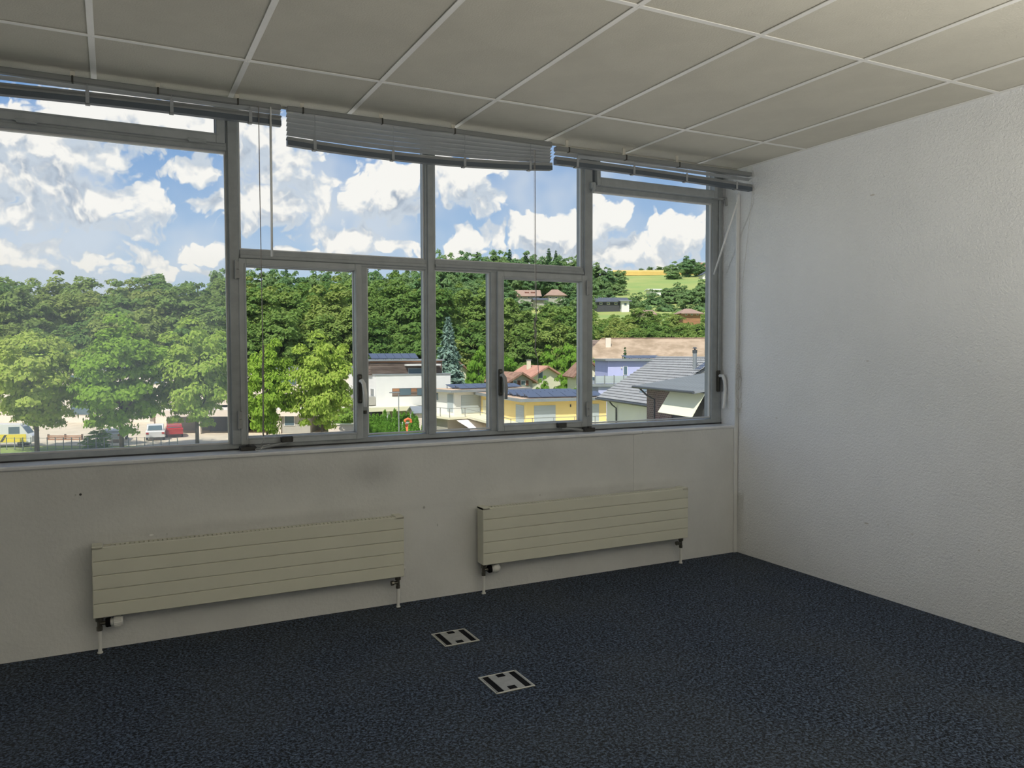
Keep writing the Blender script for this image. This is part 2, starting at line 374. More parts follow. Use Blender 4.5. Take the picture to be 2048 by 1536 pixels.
# suspended ceiling: every board and every grid bar a piece of its own
ceil = struct(MB().box(XL, 0, YB, .30, 3.15, 3.3).build('ceiling', 'slab'))
xs = [0] + [-.391 - .625 * k for k in range(15)]; ys = [0.0, -.628, -1.880, -3.130, -4.38, -5.63, -6.88, YB]
xs = [x for x in xs if x > XL] + [XL]
tilemesh = {}
rnd = random.Random(4)
for i in range(len(xs) - 1):
    for j in range(len(ys) - 1):
        a, b, c, d = xs[i + 1], xs[i], ys[j + 1], ys[j]
        key = (round(b - a, 3), round(d - c, 3))
        if key not in tilemesh:
            o = MB().box(-(b - a) / 2 + .002, (b - a) / 2 - .002, -(d - c) / 2 + .002, (d - c) / 2 - .002, 0, .016, .003).build('ceiling_tile', 'tile', ceil, world=False); tilemesh[key] = o
        else: o = dup(tilemesh[key], ceil)
        o.location = ((a + b) / 2, (c + d) / 2, H + .0035 + rnd.uniform(0, .0015))
bars = {}
def grid_bar(x0, x1, y0, y1):
    k = (round(x1 - x0, 3), round(y1 - y0, 3))
    if k not in bars:
        mb = MB().box(-k[0] / 2, k[0] / 2, -k[1] / 2, k[1] / 2, -.001, .003, .001)
        if k[0] < k[1]: mb.box(-.002, .002, -k[1] / 2, k[1] / 2, .003, .035)
        else: mb.box(-k[0] / 2, k[0] / 2, -.002, .002, .003, .035)
        bars[k] = mb.build('grid_bar', 'grid', ceil, world=False); o = bars[k]
    else: o = dup(bars[k], ceil)
    o.location = ((x0 + x1) / 2, (y0 + y1) / 2, H - .0005)
for x in xs[1:-1]:
    for j in range(len(ys) - 1): grid_bar(x - .013, x + .013, ys[j + 1] + .012, ys[j] - .012)
for y in ys[1:-1]:
    for i in range(len(xs) - 1): grid_bar(xs[i + 1], xs[i], y - .012, y + .012)
wt_ = MB().box(-.024, 0, YB, 0, H - .002, H + .003, .001).build('wall_trim', 'grid', ceil)
MB().box(XL, 0, .0, .018, H - .004, WT + .02, .002).build('ceiling_edge_board', 'tile', ceil)

# ------------------------------------------------------------------ the windows
def build_window(name, dx, dusty=True, full=True):
    W = empty(name, (dx - 2.33, YF, SZ)); struct(W)
    def B(nm, mat, parent, *boxes, bev=.003):
        mb = MB()
        for b in boxes: mb.box(b[0] + dx, b[1] + dx, *b[2:], bev)
        return mb.build(nm, mat, parent)
    y0, y1 = YF, .255
    B('bottom_rail', 'frame', W, (-4.66, 0, y0, y1, SZ - .001, .975))
    B('gasket', 'gasket', W, (-4.66, 0, y0 - .004, y0 + .002, SZ - .001, SZ + .008))
    B('top_rail', 'frame', W, (-4.66, 0, y0, y1, WT - .03, WT + .01))
    P1 = B('post', 'frame', W, (-3.515, -3.450, y0 + .002, y1, .970, WT), (-3.508, -3.458, y0 - .012, y0 + .01, .970, WT))
    P2 = B('post', 'frame', W, (-1.230, -1.150, y0 + .002, y1, .970, WT), (-1.222, -1.160, y0 - .012, y0 + .01, .970, WT))
    B('post', 'frame', W, (-.095, 0, y0 + .002, y1, .970, WT))
    B('post', 'frame', W, (-4.66, -4.60, y0 + .002, y1, .970, WT))
    B('mullion', 'frame', W, (-2.365, -2.300, y0 + .002, y1, .970, WT), (-2.352, -2.312, y0 - .010, y0 + .01, .970, WT))
    B('mullion', 'frame', W, (-2.775, -2.733, y0 + .003, y1, .970, 2.0))
    B('mullion', 'frame', W, (-1.920, -1.875, y0 + .003, y1, .970, 2.0))
    B('transom', 'frame', W, (-3.452, -2.363, y0 - .002, y1, 1.985, 2.048), (-3.452, -2.363, y0 - .014, y0, 2.000, 2.020))
    B('transom', 'frame', W, (-2.302, -1.228, y0 - .002, y1, 1.990, 2.050), (-2.302, -1.228, y0 - .014, y0, 2.004, 2.024))
    B('transom', 'frame', W, (-4.602, -3.513, y0, y1, 2.575, 2.620), (-4.602, -3.513, y0 - .006, y0, 2.577, 2.600))
    B('transom', 'frame', W, (-1.152, -.093, y0, y1, 2.578, 2.622))
    # fixed panes with their pale beads
    def fixed(xa, xb, za, zb, glass):
        p = MB().box(xa + dx - .004, xb + dx + .004, .206, .212, za - .004, zb + .004).build('pane', glass, W)
        bd = MB(); t = .009
        for (a, b, c, d) in ((xa, xa + t, za, zb), (xb - t, xb, za, zb), (xa + t, xb - t, za, za + t), (xa + t, xb - t, zb - t, zb)):
            bd.box(a + dx, b + dx, .188, .206, c, d)
        bd.build('glazing_bead', 'bead', p)
    g = 'glass_dusty' if dusty else 'glass'
    fixed(-4.600, -3.515, .975, 2.575, g)
    fixed(-3.450, -2.365, 2.048, WT - .03, 'glass'); fixed(-2.300, -1.230, 2.050, WT - .03, 'glass')
    fixed(-2.733, -2.365, .985, 1.988, 'glass'); fixed(-2.300, -1.920, .985, 1.992, 'glass')
    fixed(-1.150, -.095, .985, 2.578, 'glass')
    # opening sashes
    def sash(nm, xa, xb, za, zb, ws, wbm, ya, yb, glass):
        s = MB().ring(xa + dx, xb + dx, za, zb, ws, ya, yb, wbm)
        s.ring(xa + dx + ws - .012, xb + dx - ws + .012, za + wbm - .012, zb - ws + .012, .011, ya - .004, ya + .01)
        s = s.build(nm, 'sash', W)
        MB().box(xa + dx + ws - .002, xb + dx - ws + .002, .208, .214, za + wbm - .002, zb - ws + .002).build('pane', glass, s)
        gk = MB().ring(xa + dx + ws - .001, xb + dx - ws + .001, za + wbm - .001, zb - ws + .001, .006, .19, .208).build('glazing_bead', 'bead', s)
        return s
    c1 = sash('casement', -3.462, -2.770, .968, 1.998, .040, .040, .152, .225, 'glass')
    c2 = sash('casement', -1.880, -1.205, .968, 1.998, .043, .042, .152, .225, 'glass')
    vl = sash('vent_sash', -4.605, -3.520, 2.612, WT - .02, .046, .052, .156, .225, g)
    # the right-hand vent stands ajar, its lower edge turned a little into the room
    vr = sash('vent_sash', -1.140, -.085, 2.605, WT - .03, .030, .056, .150, .225, 'glass')
    pv = Matrix.Translation((0, .20, WT)) @ Matrix.Rotation(-.06, 4, 'X') @ Matrix.Translation((0, -.20, -WT))
    if full:
        inv = WM[W.name].inverted(); vr.matrix_local = inv @ pv @ WM[W.name]
        # hinges, handles, stays
        def hinge(x, z, par, mat='grey_plastic', h=.095):
            m = MB().box(x - .010 + dx, x + .010 + dx, .136, .156, z, z + h * .52, .002).box(x - .012 + dx, x + .008 + dx, .138, .156, z + h * .54, z + h, .002)
            m.tube([(x - .011 + dx, .138, z - .004), (x - .011 + dx, .138, z + h + .004)], .005, 8); m.build('hinge', mat, par)
        hinge(-3.468, 1.885, c1); hinge(-3.464, 1.06, c1); hinge(-1.203, 1.865, c2); hinge(-1.203, 1.045, c2)
        for x in (-4.44, -3.66):
            MB().box(x + dx - .045, x + dx + .045, .146, .157, 2.602, 2.622, .002).tube([(x + dx - .05, .147, 2.612), (x + dx + .05, .147, 2.612)], .004).build('hinge', 'sash', vl)
        def handle(x, z, par, s=1, grip='grey_plastic'):
            pl = MB().box(x - .014 + dx, x + .014 + dx, .138, .153, z - .085, z + .085, .005)
            h = pl.build('handle', 'darkmetal', par)
            MB().tube([(x + dx, .14, z + .045), (x + .003 + dx, .115, z + .05), (x + .012 * s + dx, .105, z + .03), (x + .020 * s + dx, .103, z - .03), (x + .020 * s + dx, .104, z - .105)], [.009, .011, .0125, .0125, .010], 10).build('grip', grip, h, smooth=True)
            sc = MB()
            for q in (-.07, .07): sc.tube([(x + dx, .134, z + q), (x + dx, .139, z + q)], .006, 8)
            sc.build('screw', 'brass', h)
        handle(-2.790, 1.265, c1, 1, 'white_plastic'); handle(-1.868, 1.285, c2, 1, 'grey_plastic')
        MB().box(-2.762 + dx, -2.745 + dx, .158, .172, 1.115, 1.135, .002).build('latch_plate', 'darkmetal', c1)
        # espagnolette on the right-hand post
        rp = MB().box(-.052 + dx, -.026 + dx, .150, .174, 1.18, 1.34, .005).build('lock_plate', 'darkmetal', W)
        MB().tube([(-.038 + dx, .155, 1.30), (-.030 + dx, .125, 1.30), (-.020 + dx, .115, 1.26), (-.018 + dx, .112, 1.20), (-.030 + dx, .110, 1.09), (-.038 + dx, .110, 1.055)], [.012, .013, .013, .012, .011, .013], 10).build('handle', 'white_plastic', W, smooth=True)
        MB().tube([(-.040 + dx, .163, 1.34), (-.040 + dx, .163, 2.60)], .006, 8).build('lock_rod', 'frame', W)
        lv = MB().box(-.12 + dx, -.02 + dx, .140, .160, 2.603, 2.622, .004).tube([(-.03 + dx, .150, 2.612), (.0 + dx - .006, .135, 2.618), (-.006 + dx, .128, 2.56)], .010, 8)
        lv.build('vent_lever', 'grey_plastic', W)
        MB().box(-1.188 + dx, -1.150 + dx, .128, .168, 2.575, 2.625, .006).tube([(-1.165 + dx, .135, 2.62), (-1.182 + dx, .12, 2.55)], .008, 8).build('vent_bracket', 'sash', W)
        # friction stays below the two casements
        def stay(x, z, xb, par, dark=True):
            st = MB().box(xb - .03 + dx, xb + .035 + dx, .118, .152, z + .012, z + .045, .004).build('stay_bracket', 'darkmetal', par)
            MB().tube([(xb + dx, .128, z + .012), (x + .03 + dx, .125, z - .022)], .005, 8).tube([(xb + dx, .136, z + .006), (x + .03 + dx, .134, z - .028)], .004, 8).build('stay_arm', 'grey_plastic', st)
            MB().box(x - .045 + dx, x + .04 + dx, .10, .148, SZ, SZ + .026, .005).tube([(x + dx, .112, SZ + .026), (x + dx, .112, SZ + .034)], .014, 10).build('stay_foot', 'darkmetal', st)
        stay(-3.43, .962, -3.22, c1); stay(-1.21, .962, -1.42, c2)
    return W
build_window('window_1', 0.0)
build_window('window_2', -4.66, full=False)

# ------------------------------------------------------------------ radiators
def radiator(xa, xb, label, valve_style):
    z0, z1, yf = .188, .536, -.112
    R = tag(empty('radiator', ((xa + xb) / 2, -.07, 0)), label, 'radiator')
    MB().box(xa + .006, xb - .006, -.090, -.030, z0 + .006, z1 - .016, .003).build('body', 'radiator', R)
    n = 5; h = (z1 - z0) / n
    sl0 = None
    for k in range(n):
        if sl0 is None:
            sl0 = MB().box(-(xb - xa) / 2 + .001, (xb - xa) / 2 - .001, -.010, .010, -h / 2 + .0008, h / 2 - .0008, .0025).build('panel_slat', 'radiator', R, world=False); o = sl0
        else: o = dup(sl0, R)
        o.location = (0, yf + .010 + .07, z0 + h * (k + .5))
    for x, s in ((xa, 1), (xb, -1)):
        MB().box(x, x + s * .006, -.112, -.028, z0 + .002, z1 + .002, .002).box(x, x + s * .048, -.112, -.028, z1 - .012, z1 + .004, .002).build('side_cover', 'radiator', R)
    gm = MB(); x = xa + .085
    gr = MB().box(xa + .05, xb - .05, -.100, -.094, z1 - .012, z1 - .004).box(xa + .05, xb - .05, -.044, -.034, z1 - .012, z1 - .004)
    while x < xb - .05: gr.box(x, x + .0145, -.094, -.044, z1 - .010, z1 - .004); x += .0215
    gr.build('top_grille', 'radiator', R)
    MB().box(xa + .05, xb - .05, -.0905, -.0300, z1 - .0165, z1 - .0155).build('slot_shade', 'black', R)  # black sheet under the grille, painting in the shade of its slots
    for xx in (xa + .25, xb - .25): MB().box(xx - .02, xx + .02, -.036, 0, z0 + .05, z1 - .05).build('wall_bracket', 'radiator', R)
    xv, xr, y = xa + .026, xb - .022, -.062
    def pipe(x): MB().tube([(x, y, -.004), (x, y, .115)], .009, 12).tube([(x, y, 0), (x, y, .006)], .013, 12).build('pipe', 'white_plastic', R, smooth=False)
    pipe(xv); pipe(xr)
    # supply valve with thermostat head
    v = MB().tube([(xv, y, .112), (xv, y, .132)], .0135, 6).tube([(xv, y, .130), (xv, y, .178)], .011, 12).tube([(xv, y, .160), (xv, y, .180)], .0175, 8).tube([(xv, y, .178), (xv, y, .194)], .010, 10)
    v.tube([(xv, y, .148), (xv + .030, y - .004, .149)], .010, 12).build('valve', 'brass', R)
    th = MB().tube([(xv + .026, y - .004, .149), (xv + .032, y - .004, .149), (xv + .05, y - .006, .150)], [.019, .023, .023], 16)
    hd = th.build('thermostat_collar', 'black', R)
    if valve_style == 'ribbed':
        k = MB().tube([(xv + .048, y - .006, .150), (xv + .062, y - .008, .150), (xv + .064, y - .008, .150), (xv + .098, y - .011, .151), (xv + .104, y - .011, .151)], [.019, .020, .027, .027, .022], 20)
        for a in range(20):
            th_ = a * math.pi / 10; c, s_ = math.cos(th_), math.sin(th_)
            k.tube([(xv + .066, y - .008 + .0275 * c, .150 + .0275 * s_), (xv + .095, y - .011 + .0275 * c, .151 + .0275 * s_)], .0022, 5)
    else:
        k = MB().tube([(xv + .048, y - .006, .150), (xv + .058, y - .008, .150), (xv + .062, y - .008, .150), (xv + .085, y - .010, .151), (xv + .098, y - .011, .151), (xv + .105, y - .011, .151)], [.021, .021, .028, .028, .022, .010], 20)
    kn = k.build('thermostat_knob', 'white_plastic', R, smooth=(valve_style != 'ribbed'))
    # return valve
    v = MB().tube([(xr, y, .110), (xr, y, .128)], .013, 6).tube([(xr, y, .126), (xr, y, .176)], .0105, 12).tube([(xr, y, .160), (xr, y, .178)], .017, 8).tube([(xr, y, .176), (xr, y, .192)], .010, 10)
    v.tube([(xr, y, .145), (xr - .030, y - .003, .145)], .0095, 12).tube([(xr - .028, y - .003, .145), (xr - .042, y - .004, .145)], .0145, 8).build('return_valve', 'brass', R)
    MB().tube([(xb - .002, -.07, z1 - .035), (xb + .012, -.07, z1 - .035)], .009, 10).build('bleed_valve', 'white_plastic', R)
    MB().tube([(xb - .002, -.07, z0 + .040), (xb + .016, -.07, z0 + .040)], .013, 10).build('blind_plug', 'white_plastic', R)
radiator(-4.197, -2.613, 'long cream panel radiator under the large left window with a ribbed white thermostat', 'ribbed')
radiator(-2.113, -.546, 'long cream panel radiator nearest the right-hand corner with a rounded white thermostat', 'round')

# ------------------------------------------------------------------ floor boxes
def floor_box(x0, x1, y0, y1, label):
    cx, cy, w, d = (x0 + x1) / 2, (y0 + y1) / 2, x1 - x0, y1 - y0
    R = tag(empty('floor_box', (cx, cy, 0)), label, 'floor box', 'square floor socket boxes let into the carpet')
    fr = MB()
    t = .008
    for (a, b, c, e) in ((-w / 2, w / 2, -d / 2, -d / 2 + t), (-w / 2, w / 2, d / 2 - t, d / 2), (-w / 2, -w / 2 + t, -d / 2 + t, d / 2 - t), (w / 2 - t, w / 2, -d / 2 + t, d / 2 - t)):
        fr.box(a, b, c, e, .0, .0055, .0015)
    fr.build('frame', 'boxframe', R, world=False)
    MB().box(-w / 2 + t, w / 2 - t, -d / 2 + t, d / 2 - t, .0, .0022).build('gap', 'black', R, world=False)
    lid = MB().box(-w / 2 + .044, w / 2 - .044, -d / 2 + .011, d / 2 - .011, .0022, .0052, .001).box(-w / 2 + .010, -w / 2 + .014, -d / 2 + .011, d / 2 - .011, .0022, .005).box(w / 2 - .014, w / 2 - .010, -d / 2 + .011, d / 2 - .011, .0022, .005)
    lid = lid.build('lid', 'boxlid', R, world=False)
    for s in (-1, 1):
        MB().box(s * (w / 2 - .044), s * (w / 2 - .014), -d / 2 + .013, d / 2 - .013, .0022, .0046, .001).build('brush_slot', 'black', R, world=False)
        MB().box(-.019 + s * .004, .019 + s * .004, s * (d / 2 - .028) - .016, s * (d / 2 - .028) + .016, .0045, .0068, .0015).build('cable_flap', 'black', R, world=False)
        MB().tube([(s * (w / 2 - .006), s * (d / 2 - .006), .005), (s * (w / 2 - .006), s * (d / 2 - .006), .0062)], .003, 8).build('screw', 'darkmetal', R, world=False)
floor_box(-2.630, -2.438, -.772, -.577, 'square metal floor socket box nearer the window wall')
floor_box(-2.640, -2.448, -1.384, -1.192, 'square metal floor socket box farther from the window wall, nearest the viewer')

# ------------------------------------------------------------------ blinds
YBL = -.125
def slat_mesh(x0, x1, zf, n=14, w=.036, crown=.006, th=.0009):
    V = []; Fs = []
    prof = [(-w / 2, 0), (-w / 4, crown * .75), (0, crown), (w / 4, crown * .75), (w / 2, 0)]
    prof = prof + [(a, b - th) for a, b in reversed(prof)]
    m = len(prof)
    for i in range(n + 1):
        x = x0 + (x1 - x0) * i / n
        for (a, b) in prof: V.append((x, YBL + a, zf(x) + b))
    for i in range(n):
        for k in range(m):
            k2 = (k + 1) % m; Fs.append((i * m + k, i * m + k2, (i + 1) * m + k2, (i + 1) * m + k))
    Fs.append(tuple(range(m))); Fs.append(tuple(n * m + k for k in reversed(range(m))))
    mb = MB(); mb.add(V, Fs); return mb
def quad_through(pts):                                     # parabola through three (x, z) points
    (a, A), (b, B_), (c, C_) = pts
    def f(x): return A * (x - b) * (x - c) / ((a - b) * (a - c)) + B_ * (x - a) * (x - c) / ((b - a) * (b - c)) + C_ * (x - a) * (x - b) / ((c - a) * (c - b))
    return f
def blind(label, u0, u1, top, bot, stack_h, loose, ladders, x0=None, x1=None, tilt=0.0):
    """top / bot: three pixels (left, middle, right) along the head rail's upper edge and the stack's lower edge"""
    T = [ony(u, v, YBL) for u, v in top]; Bt = [ony(u, v, YBL) for u, v in bot]
    xa = T[0][0] if x0 is None else x0; xb = T[2][0] if x1 is None else x1
    zt = min(H - .003, sum(p[2] for p in T) / 3)
    ft = quad_through([(p[0], p[2]) for p in T]); fb = quad_through([(p[0], p[2]) for p in Bt])
    Rb = tag(empty('venetian_blind', ((xa + xb) / 2, YBL, zt)), label, 'blind', 'grey venetian blinds drawn up under the ceiling')
    hh = .028
    hr = MB().box(xa, xb, YBL - .020, YBL + .020, zt - hh, zt, .004).build('headrail', 'head', Rb)
    for q in ladders[:3]:
        MB().box(q - .06 - .004, q - .06 + .004, YBL - .023, YBL + .022, zt - hh - .002, zt + .002, .001).build('bracket', 'darkmetal', Rb); MB().box(q - .07, q - .05, YBL + .008, YBL + .016, zt - .002, H + .001).build('hanger', 'tile', Rb)
    n = 14; pitch = (stack_h - .030) / n
    V = MB()
    for i in range(14):
        a, b = xa + (xb - xa) * i / 14, xa + (xb - xa) * (i + 1) / 14
        V.add([(a, YBL - .019, fb(a)), (b, YBL - .019, fb(b)), (b, YBL + .019, fb(b)), (a, YBL + .019, fb(a)), (a, YBL - .019, fb(a) + .026), (b, YBL - .019, fb(b) + .026), (b, YBL + .019, fb(b) + .026), (a, YBL + .019, fb(a) + .026)],
              [(0, 3, 2, 1), (4, 5, 6, 7), (0, 1, 5, 4), (2, 3, 7, 6)] + ([(3, 0, 4, 7)] if i == 0 else []) + ([(1, 2, 6, 5)] if i == 13 else []))
    V.build('bottom_rail', 'rail_shade', Rb)  # tall dark rail stands in for the shaded slat stack
    s0 = None; r_ = random.Random(int(u0) + 7)
    for k in range(n):
        if s0 is None: s0 = slat_mesh(xa, xb, lambda x: fb(x) + .0275).build('slat', 'slat', Rb); o = s0
        else: o = dup(s0, Rb)
        o.location = (r_.uniform(-.003, .003), r_.uniform(-.002, .002), k * pitch)
    for k in range(loose):
        t = (k + .8) / (loose + .35)
        sm = slat_mesh(xa, xb, lambda x, t=t: (fb(x) + stack_h) * (1 - t) + (zt - hh) * t)
        if tilt:
            sm.v = [(x, y, z + (y - YBL) * tilt) for (x, y, z) in sm.v]
        sm.build('slat', 'slat', Rb)
    for q in ladders:
        for yy in (YBL - .0215, YBL + .0205):
            tp = MB()
            tp.box(q - .008, q + .008, yy, yy + .001, fb(q) - .002, fb(q) + stack_h + .004)
            tp.tube([(q, yy, fb(q) + stack_h), (q, yy, zt - hh)], .0012, 5)
            tp.build('ladder_tape', 'tape', Rb)
        MB().box(q - .011, q + .011, YBL - .016, YBL + .016, fb(q) - .006, fb(q) + .001, .002).build('rail_clip', 'head', Rb)
    return Rb, zt - hh, fb
def px(u, v): return ony(u, v, YBL)[0]
b1, zb1, f1 = blind('grey venetian blind pulled up tight above the large left window', 0, 562, [(0, 137), (300, 172), (561, 212)], [(0, 190), (280, 219), (561, 253)], .055, 1,
                    [px(175, 200), px(343, 220), px(500, 240), px(175, 200) - .45], x0=px(561, 222) - 1.64, tilt=-.3)
b2, zb2, f2 = blind('grey venetian blind half open and sagging, the middle one of three', 573, 1103, [(573, 213), (840, 250), (1102, 285)], [(573, 291), (850, 327), (1102, 341)], .046, 5,
                    [px(628, 250), px(784, 280), px(927, 300), px(1058, 320)], tilt=-.42)
b3, zb3, f3 = blind('grey venetian blind hanging crooked in the right-hand corner by the wall', 1110, 1502, [(1110, 297), (1300, 320), (1501, 341)], [(1110, 329), (1290, 352), (1501, 383)], .048, 1,
                    [px(1152, 320), px(1265, 340), px(1370, 355), px(1470, 370)], tilt=-.3)
YC = YBL - .026
def py(u, v, y=YC): return tuple(ony(u, v, y))
# wands and cords are parts of their blinds
MB().tube([py(541, 214), py(542, 235)], .004, 8).tube([py(541, 232), py(543, 400), py(544, 513)], .0062, 8).build('wand', 'wand', b1, smooth=True)
c = [py(517, 212), py(520, 400), py(523, 560), py(526, 700), py(526, 870)]
MB().tube(c, .0022, 6).build('pull_cord', 'cord', b1)
tw = MB(); r_ = random.Random(3)
for k in range(4):
    pts = []
    for i in range(14):
        v = 690 + i * 14; p = ony(526 + r_.uniform(-2.2, 2.2) , v, YC + r_.uniform(-.006, .006)); pts.append(p)
    tw.tube(pts, .0022, 5)
tw.build('tangled_cord', 'cord', b1)
lp = [py(527, 868), py(528, 880), tuple(ony(520, 893, -.05)), tuple(ony(511, 898, .03)), tuple(ony(513, 904, .01)), tuple(ony(520, 902, .0)), tuple(ony(526, 892, .02)), tuple(ony(534, 890, .03)), tuple(ony(540, 888, .04))]
lp = [(x, y, max(z, SZ + .003)) if y > -.02 else (x, y, z) for x, y, z in lp]
MB().tube(lp, .0016, 5).build('cord_loop', 'cordw', b1, smooth=True)
MB().tube([py(1070, 300), py(1071, 450), py(1073, 640)], .0022, 6).build('pull_cord', 'cord', b2)
MB().tube([py(1068, 300), py(1069, 450), py(1070, 560), py(1072, 640)], .0012, 5).build('draw_cord', 'cordw', b2)
tw = MB()
for k in range(4):
    pts = [py(1073, 632)]
    for i in range(9): pts.append(tuple(ony(1071 + r_.uniform(-5, 4) * (1 - i / 12), 640 + i * 8, YC + r_.uniform(-.008, .008))))
    pts.append(py(1075, 716)); tw.tube(pts, .0020, 5)
tw.tube([py(1075, 716), py(1077, 745), py(1078, 770)], .0018, 5)
tw.build('tangled_cord', 'cord', b2)
MB().tube([tuple(ony(1478, 384, YC)), tuple(ony(1476, 397, YC)), tuple(ony(1472, 410, YC))], .003, 8).tube([tuple(ony(1473, 408, YC)), tuple(ony(1428, 549, .12))], .0068, 8).build('wand', 'wand', b3, smooth=True)
xc = -.012
MB().tube([(xc, YC, f3(xc) + .03), (xc - .002, -.06, 2.0), (xc - .004, -.03, 1.40)], .0016, 5).build('pull_cord', 'cordw', b3)
tw = MB()
for k in range(4):
    a = .03 + .012 * k; cz = 1.33 - .05 * k; cx = xc - .012
    tw.tube([(cx - .018 * math.sin(t) * (1 + .3 * k) + r_.uniform(-.003, .003), -.03 - .004 * k + r_.uniform(-.003, .003), cz + (.06 + .02 * k) * math.cos(t)) for t in [i * math.pi / 8 for i in range(17)]], .0015, 5)
tw.tube([(xc - .006, -.03, 1.40), (xc - .010, -.03, 1.25), (xc - .004, -.03, 1.12), (xc - .002, -.03, 1.06)], .0016, 5).tube([(xc - .002, -.03, 1.065), (xc - .002, -.03, 1.035)], [.004, .006], 8)
tw.build('tangled_cord', 'cordw', b3)

# ------------------------------------------------------------------ unseen uplighters added behind the viewer to brighten the room
def uplighter(x, y, z, power, label):  # added out of view as fill light for ceiling and walls
    R = tag(empty('added_uplighter', (x, y, 0)), label, 'added light', 'added unseen uplighters behind the viewer')
    MB().box(-.2, .2, -.15, .15, 0, .02, .006).build('base', 'grey_plastic', R, world=False)
    MB().tube([(0, 0, .02), (0, 0, z - .04)], .018, 10).build('pole', 'grey_plastic', R, world=False)
    h_ = MB(); h_.box(-.30, .30, -.16, .16, z - .05, z - .03, .006)
    for (a, b_, c_, d_) in ((-.30, .30, -.16, -.15), (-.30, .30, .15, .16), (-.30, -.29, -.15, .15), (.29, .30, -.15, .15)): h_.box(a, b_, c_, d_, z - .03, z + .01)
    h_.build('lamp_head', 'grey_plastic', R, world=False)
    l = bpy.data.lights.new('added_uplight', 'AREA'); l.shape = 'RECTANGLE'; l.size = .56; l.size_y = .28; l.energy = power; l.color = (1.0, .955, .86)
    lo = bpy.data.objects.new('added_uplight', l); scene.collection.objects.link(lo); lo.parent = R; lo.location = (0, 0, z); lo.rotation_euler = (math.pi, 0, 0)
uplighter(-1.3, -4.3, 1.1, FILL_LAMPS[0], 'added unseen uplighter nearest the right-hand wall')
uplighter(-2.6, -4.9, 1.2, FILL_LAMPS[1], 'added unseen uplighter in the middle, right of the viewer')
uplighter(-5.6, -5.4, 1.35, FILL_LAMPS[2], 'added unseen uplighter left of the viewer')

def added_spot(x, y, z, aim, power, label):  # unseen spotlight added to brighten the right-hand wall
    R = tag(empty('added_spotlight', (x, y, 0)), label, 'added light')
    MB().tube([(0, 0, 0), (0, 0, .025)], .15, 20).build('base', 'grey_plastic', R, world=False)
    MB().tube([(0, 0, .02), (0, 0, z - .1)], .014, 10).build('pole', 'grey_plastic', R, world=False)
    d = (Vector(aim) - Vector((x, y, z))).normalized(); c0 = Vector((0, 0, z))
    MB().tube([c0 - d * .30, c0 - d * .28, c0 - d * .08, c0 + d * .02], [.05, .09, .12, .12], 20, cap=False).tube([c0 - d * .31, c0 - d * .30], .05, 12).build('lamp_head', 'grey_plastic', R, world=False)
    l = bpy.data.lights.new('spotlight', 'SPOT'); l.energy = power; l.spot_size = math.radians(34); l.spot_blend = 1.0; l.shadow_soft_size = .10; l.color = (.92, .965, 1.0)
    lo = bpy.data.objects.new('spotlight', l); scene.collection.objects.link(lo); lo.parent = R; lo.location = (0, 0, z); lo.rotation_euler = d.to_track_quat('-Z', 'Y').to_euler()
added_spot(-6.9, -.55, 1.7, (0, -1.0, 1.65), 195, 'added unseen spotlight left of the view, aimed at the right-hand wall')
# ================================================================== the world outside
GZ = -8.0                                                  # street level: the room is on an upper floor
FW = np.array([-math.sin(YAW), math.cos(YAW)]); RT = np.array([math.cos(YAW), math.sin(YAW)])
def smooth(a, b, x): t = np.clip((x - a) / (b - a), 0, 1); return t * t * (3 - 2 * t)
def hill(D, t):
    """height of the land at depth D and sideways tangent t, seen from the room"""
    D = np.asarray(D, float); t = np.asarray(t, float); u = 1024 + F * t
    prof = np.interp(D, [0, 128, 165, 200, 260, 350, 380, 450, 560, 650, 720, 900, 2600], [-8, -8, -4.5, 2, 10, 19.5, 25, 34.5, 53, 67, 71, 66, 40])
    cap = np.interp(u, [600, 880, 960, 1150, 1215, 1500, 2200], [19, 21, 40, 43, 72, 80, 60])
    edge = np.interp(u, [-2500, -900], [.6, 1])
    return np.minimum(prof, cap) * np.where(prof > 0, edge, 1)
def plan(u, D): t = (u - 1024) / F; return CAM[:2] + D * (FW + RT * t)
def ground(u, D): p = plan(u, D); return (p[0], p[1], float(hill(D, (u - 1024) / F)))
def zz(u, v, D): return float(at(u, v, D)[2])

M['grass'] = principled('meadow', lin(134, 156, 92), .95, col2=lin(158, 164, 100), vscale=.03, detail=6, spec=.1)
M['road'] = principled('asphalt', lin(178, 174, 166), .9, var=.15, vscale=.4, spec=.2)  # kept pale so the unseen paving bounces daylight onto the ceiling
M['gravel'] = principled('gravel_yard', lin(206, 194, 172), .95, var=.12, vscale=.6, spec=.1)
M['wheat'] = principled('ripe_wheat', lin(222, 190, 116), .95, var=.1, vscale=.1, spec=.1)
M['renderwhite'] = principled('white_render', (.78, .78, .76), .85, var=.04, vscale=.7, spec=.2)
M['rendercream'] = principled('cream_render', lin(226, 222, 196), .85, var=.05, vscale=.7, spec=.2)
M['renderyellow'] = principled('yellow_render', lin(240, 216, 150), .85, var=.04, vscale=.7, spec=.2)
M['renderpurple'] = principled('lilac_render', lin(188, 192, 228), .85, var=.05, vscale=.7, spec=.2)
M['rendergrey'] = principled('grey_render', lin(172, 170, 162), .85, var=.08, vscale=.7, spec=.2)
M['renderbeige'] = principled('beige_render', lin(232, 218, 204), .85, var=.06, vscale=.5, spec=.2)
M['darkvoid'] = principled('dark_grey_and_opening_shade', lin(70, 72, 76), .7, var=.2, vscale=1)  # dark grey paints in the shade of openings; plain dark parts share it
M['wood'] = principled('weathered_boards', lin(132, 118, 108), .8, col2=lin(92, 80, 72), vscale=1.2, stretch=(.25, .25, 5), detail=6, spec=.2)
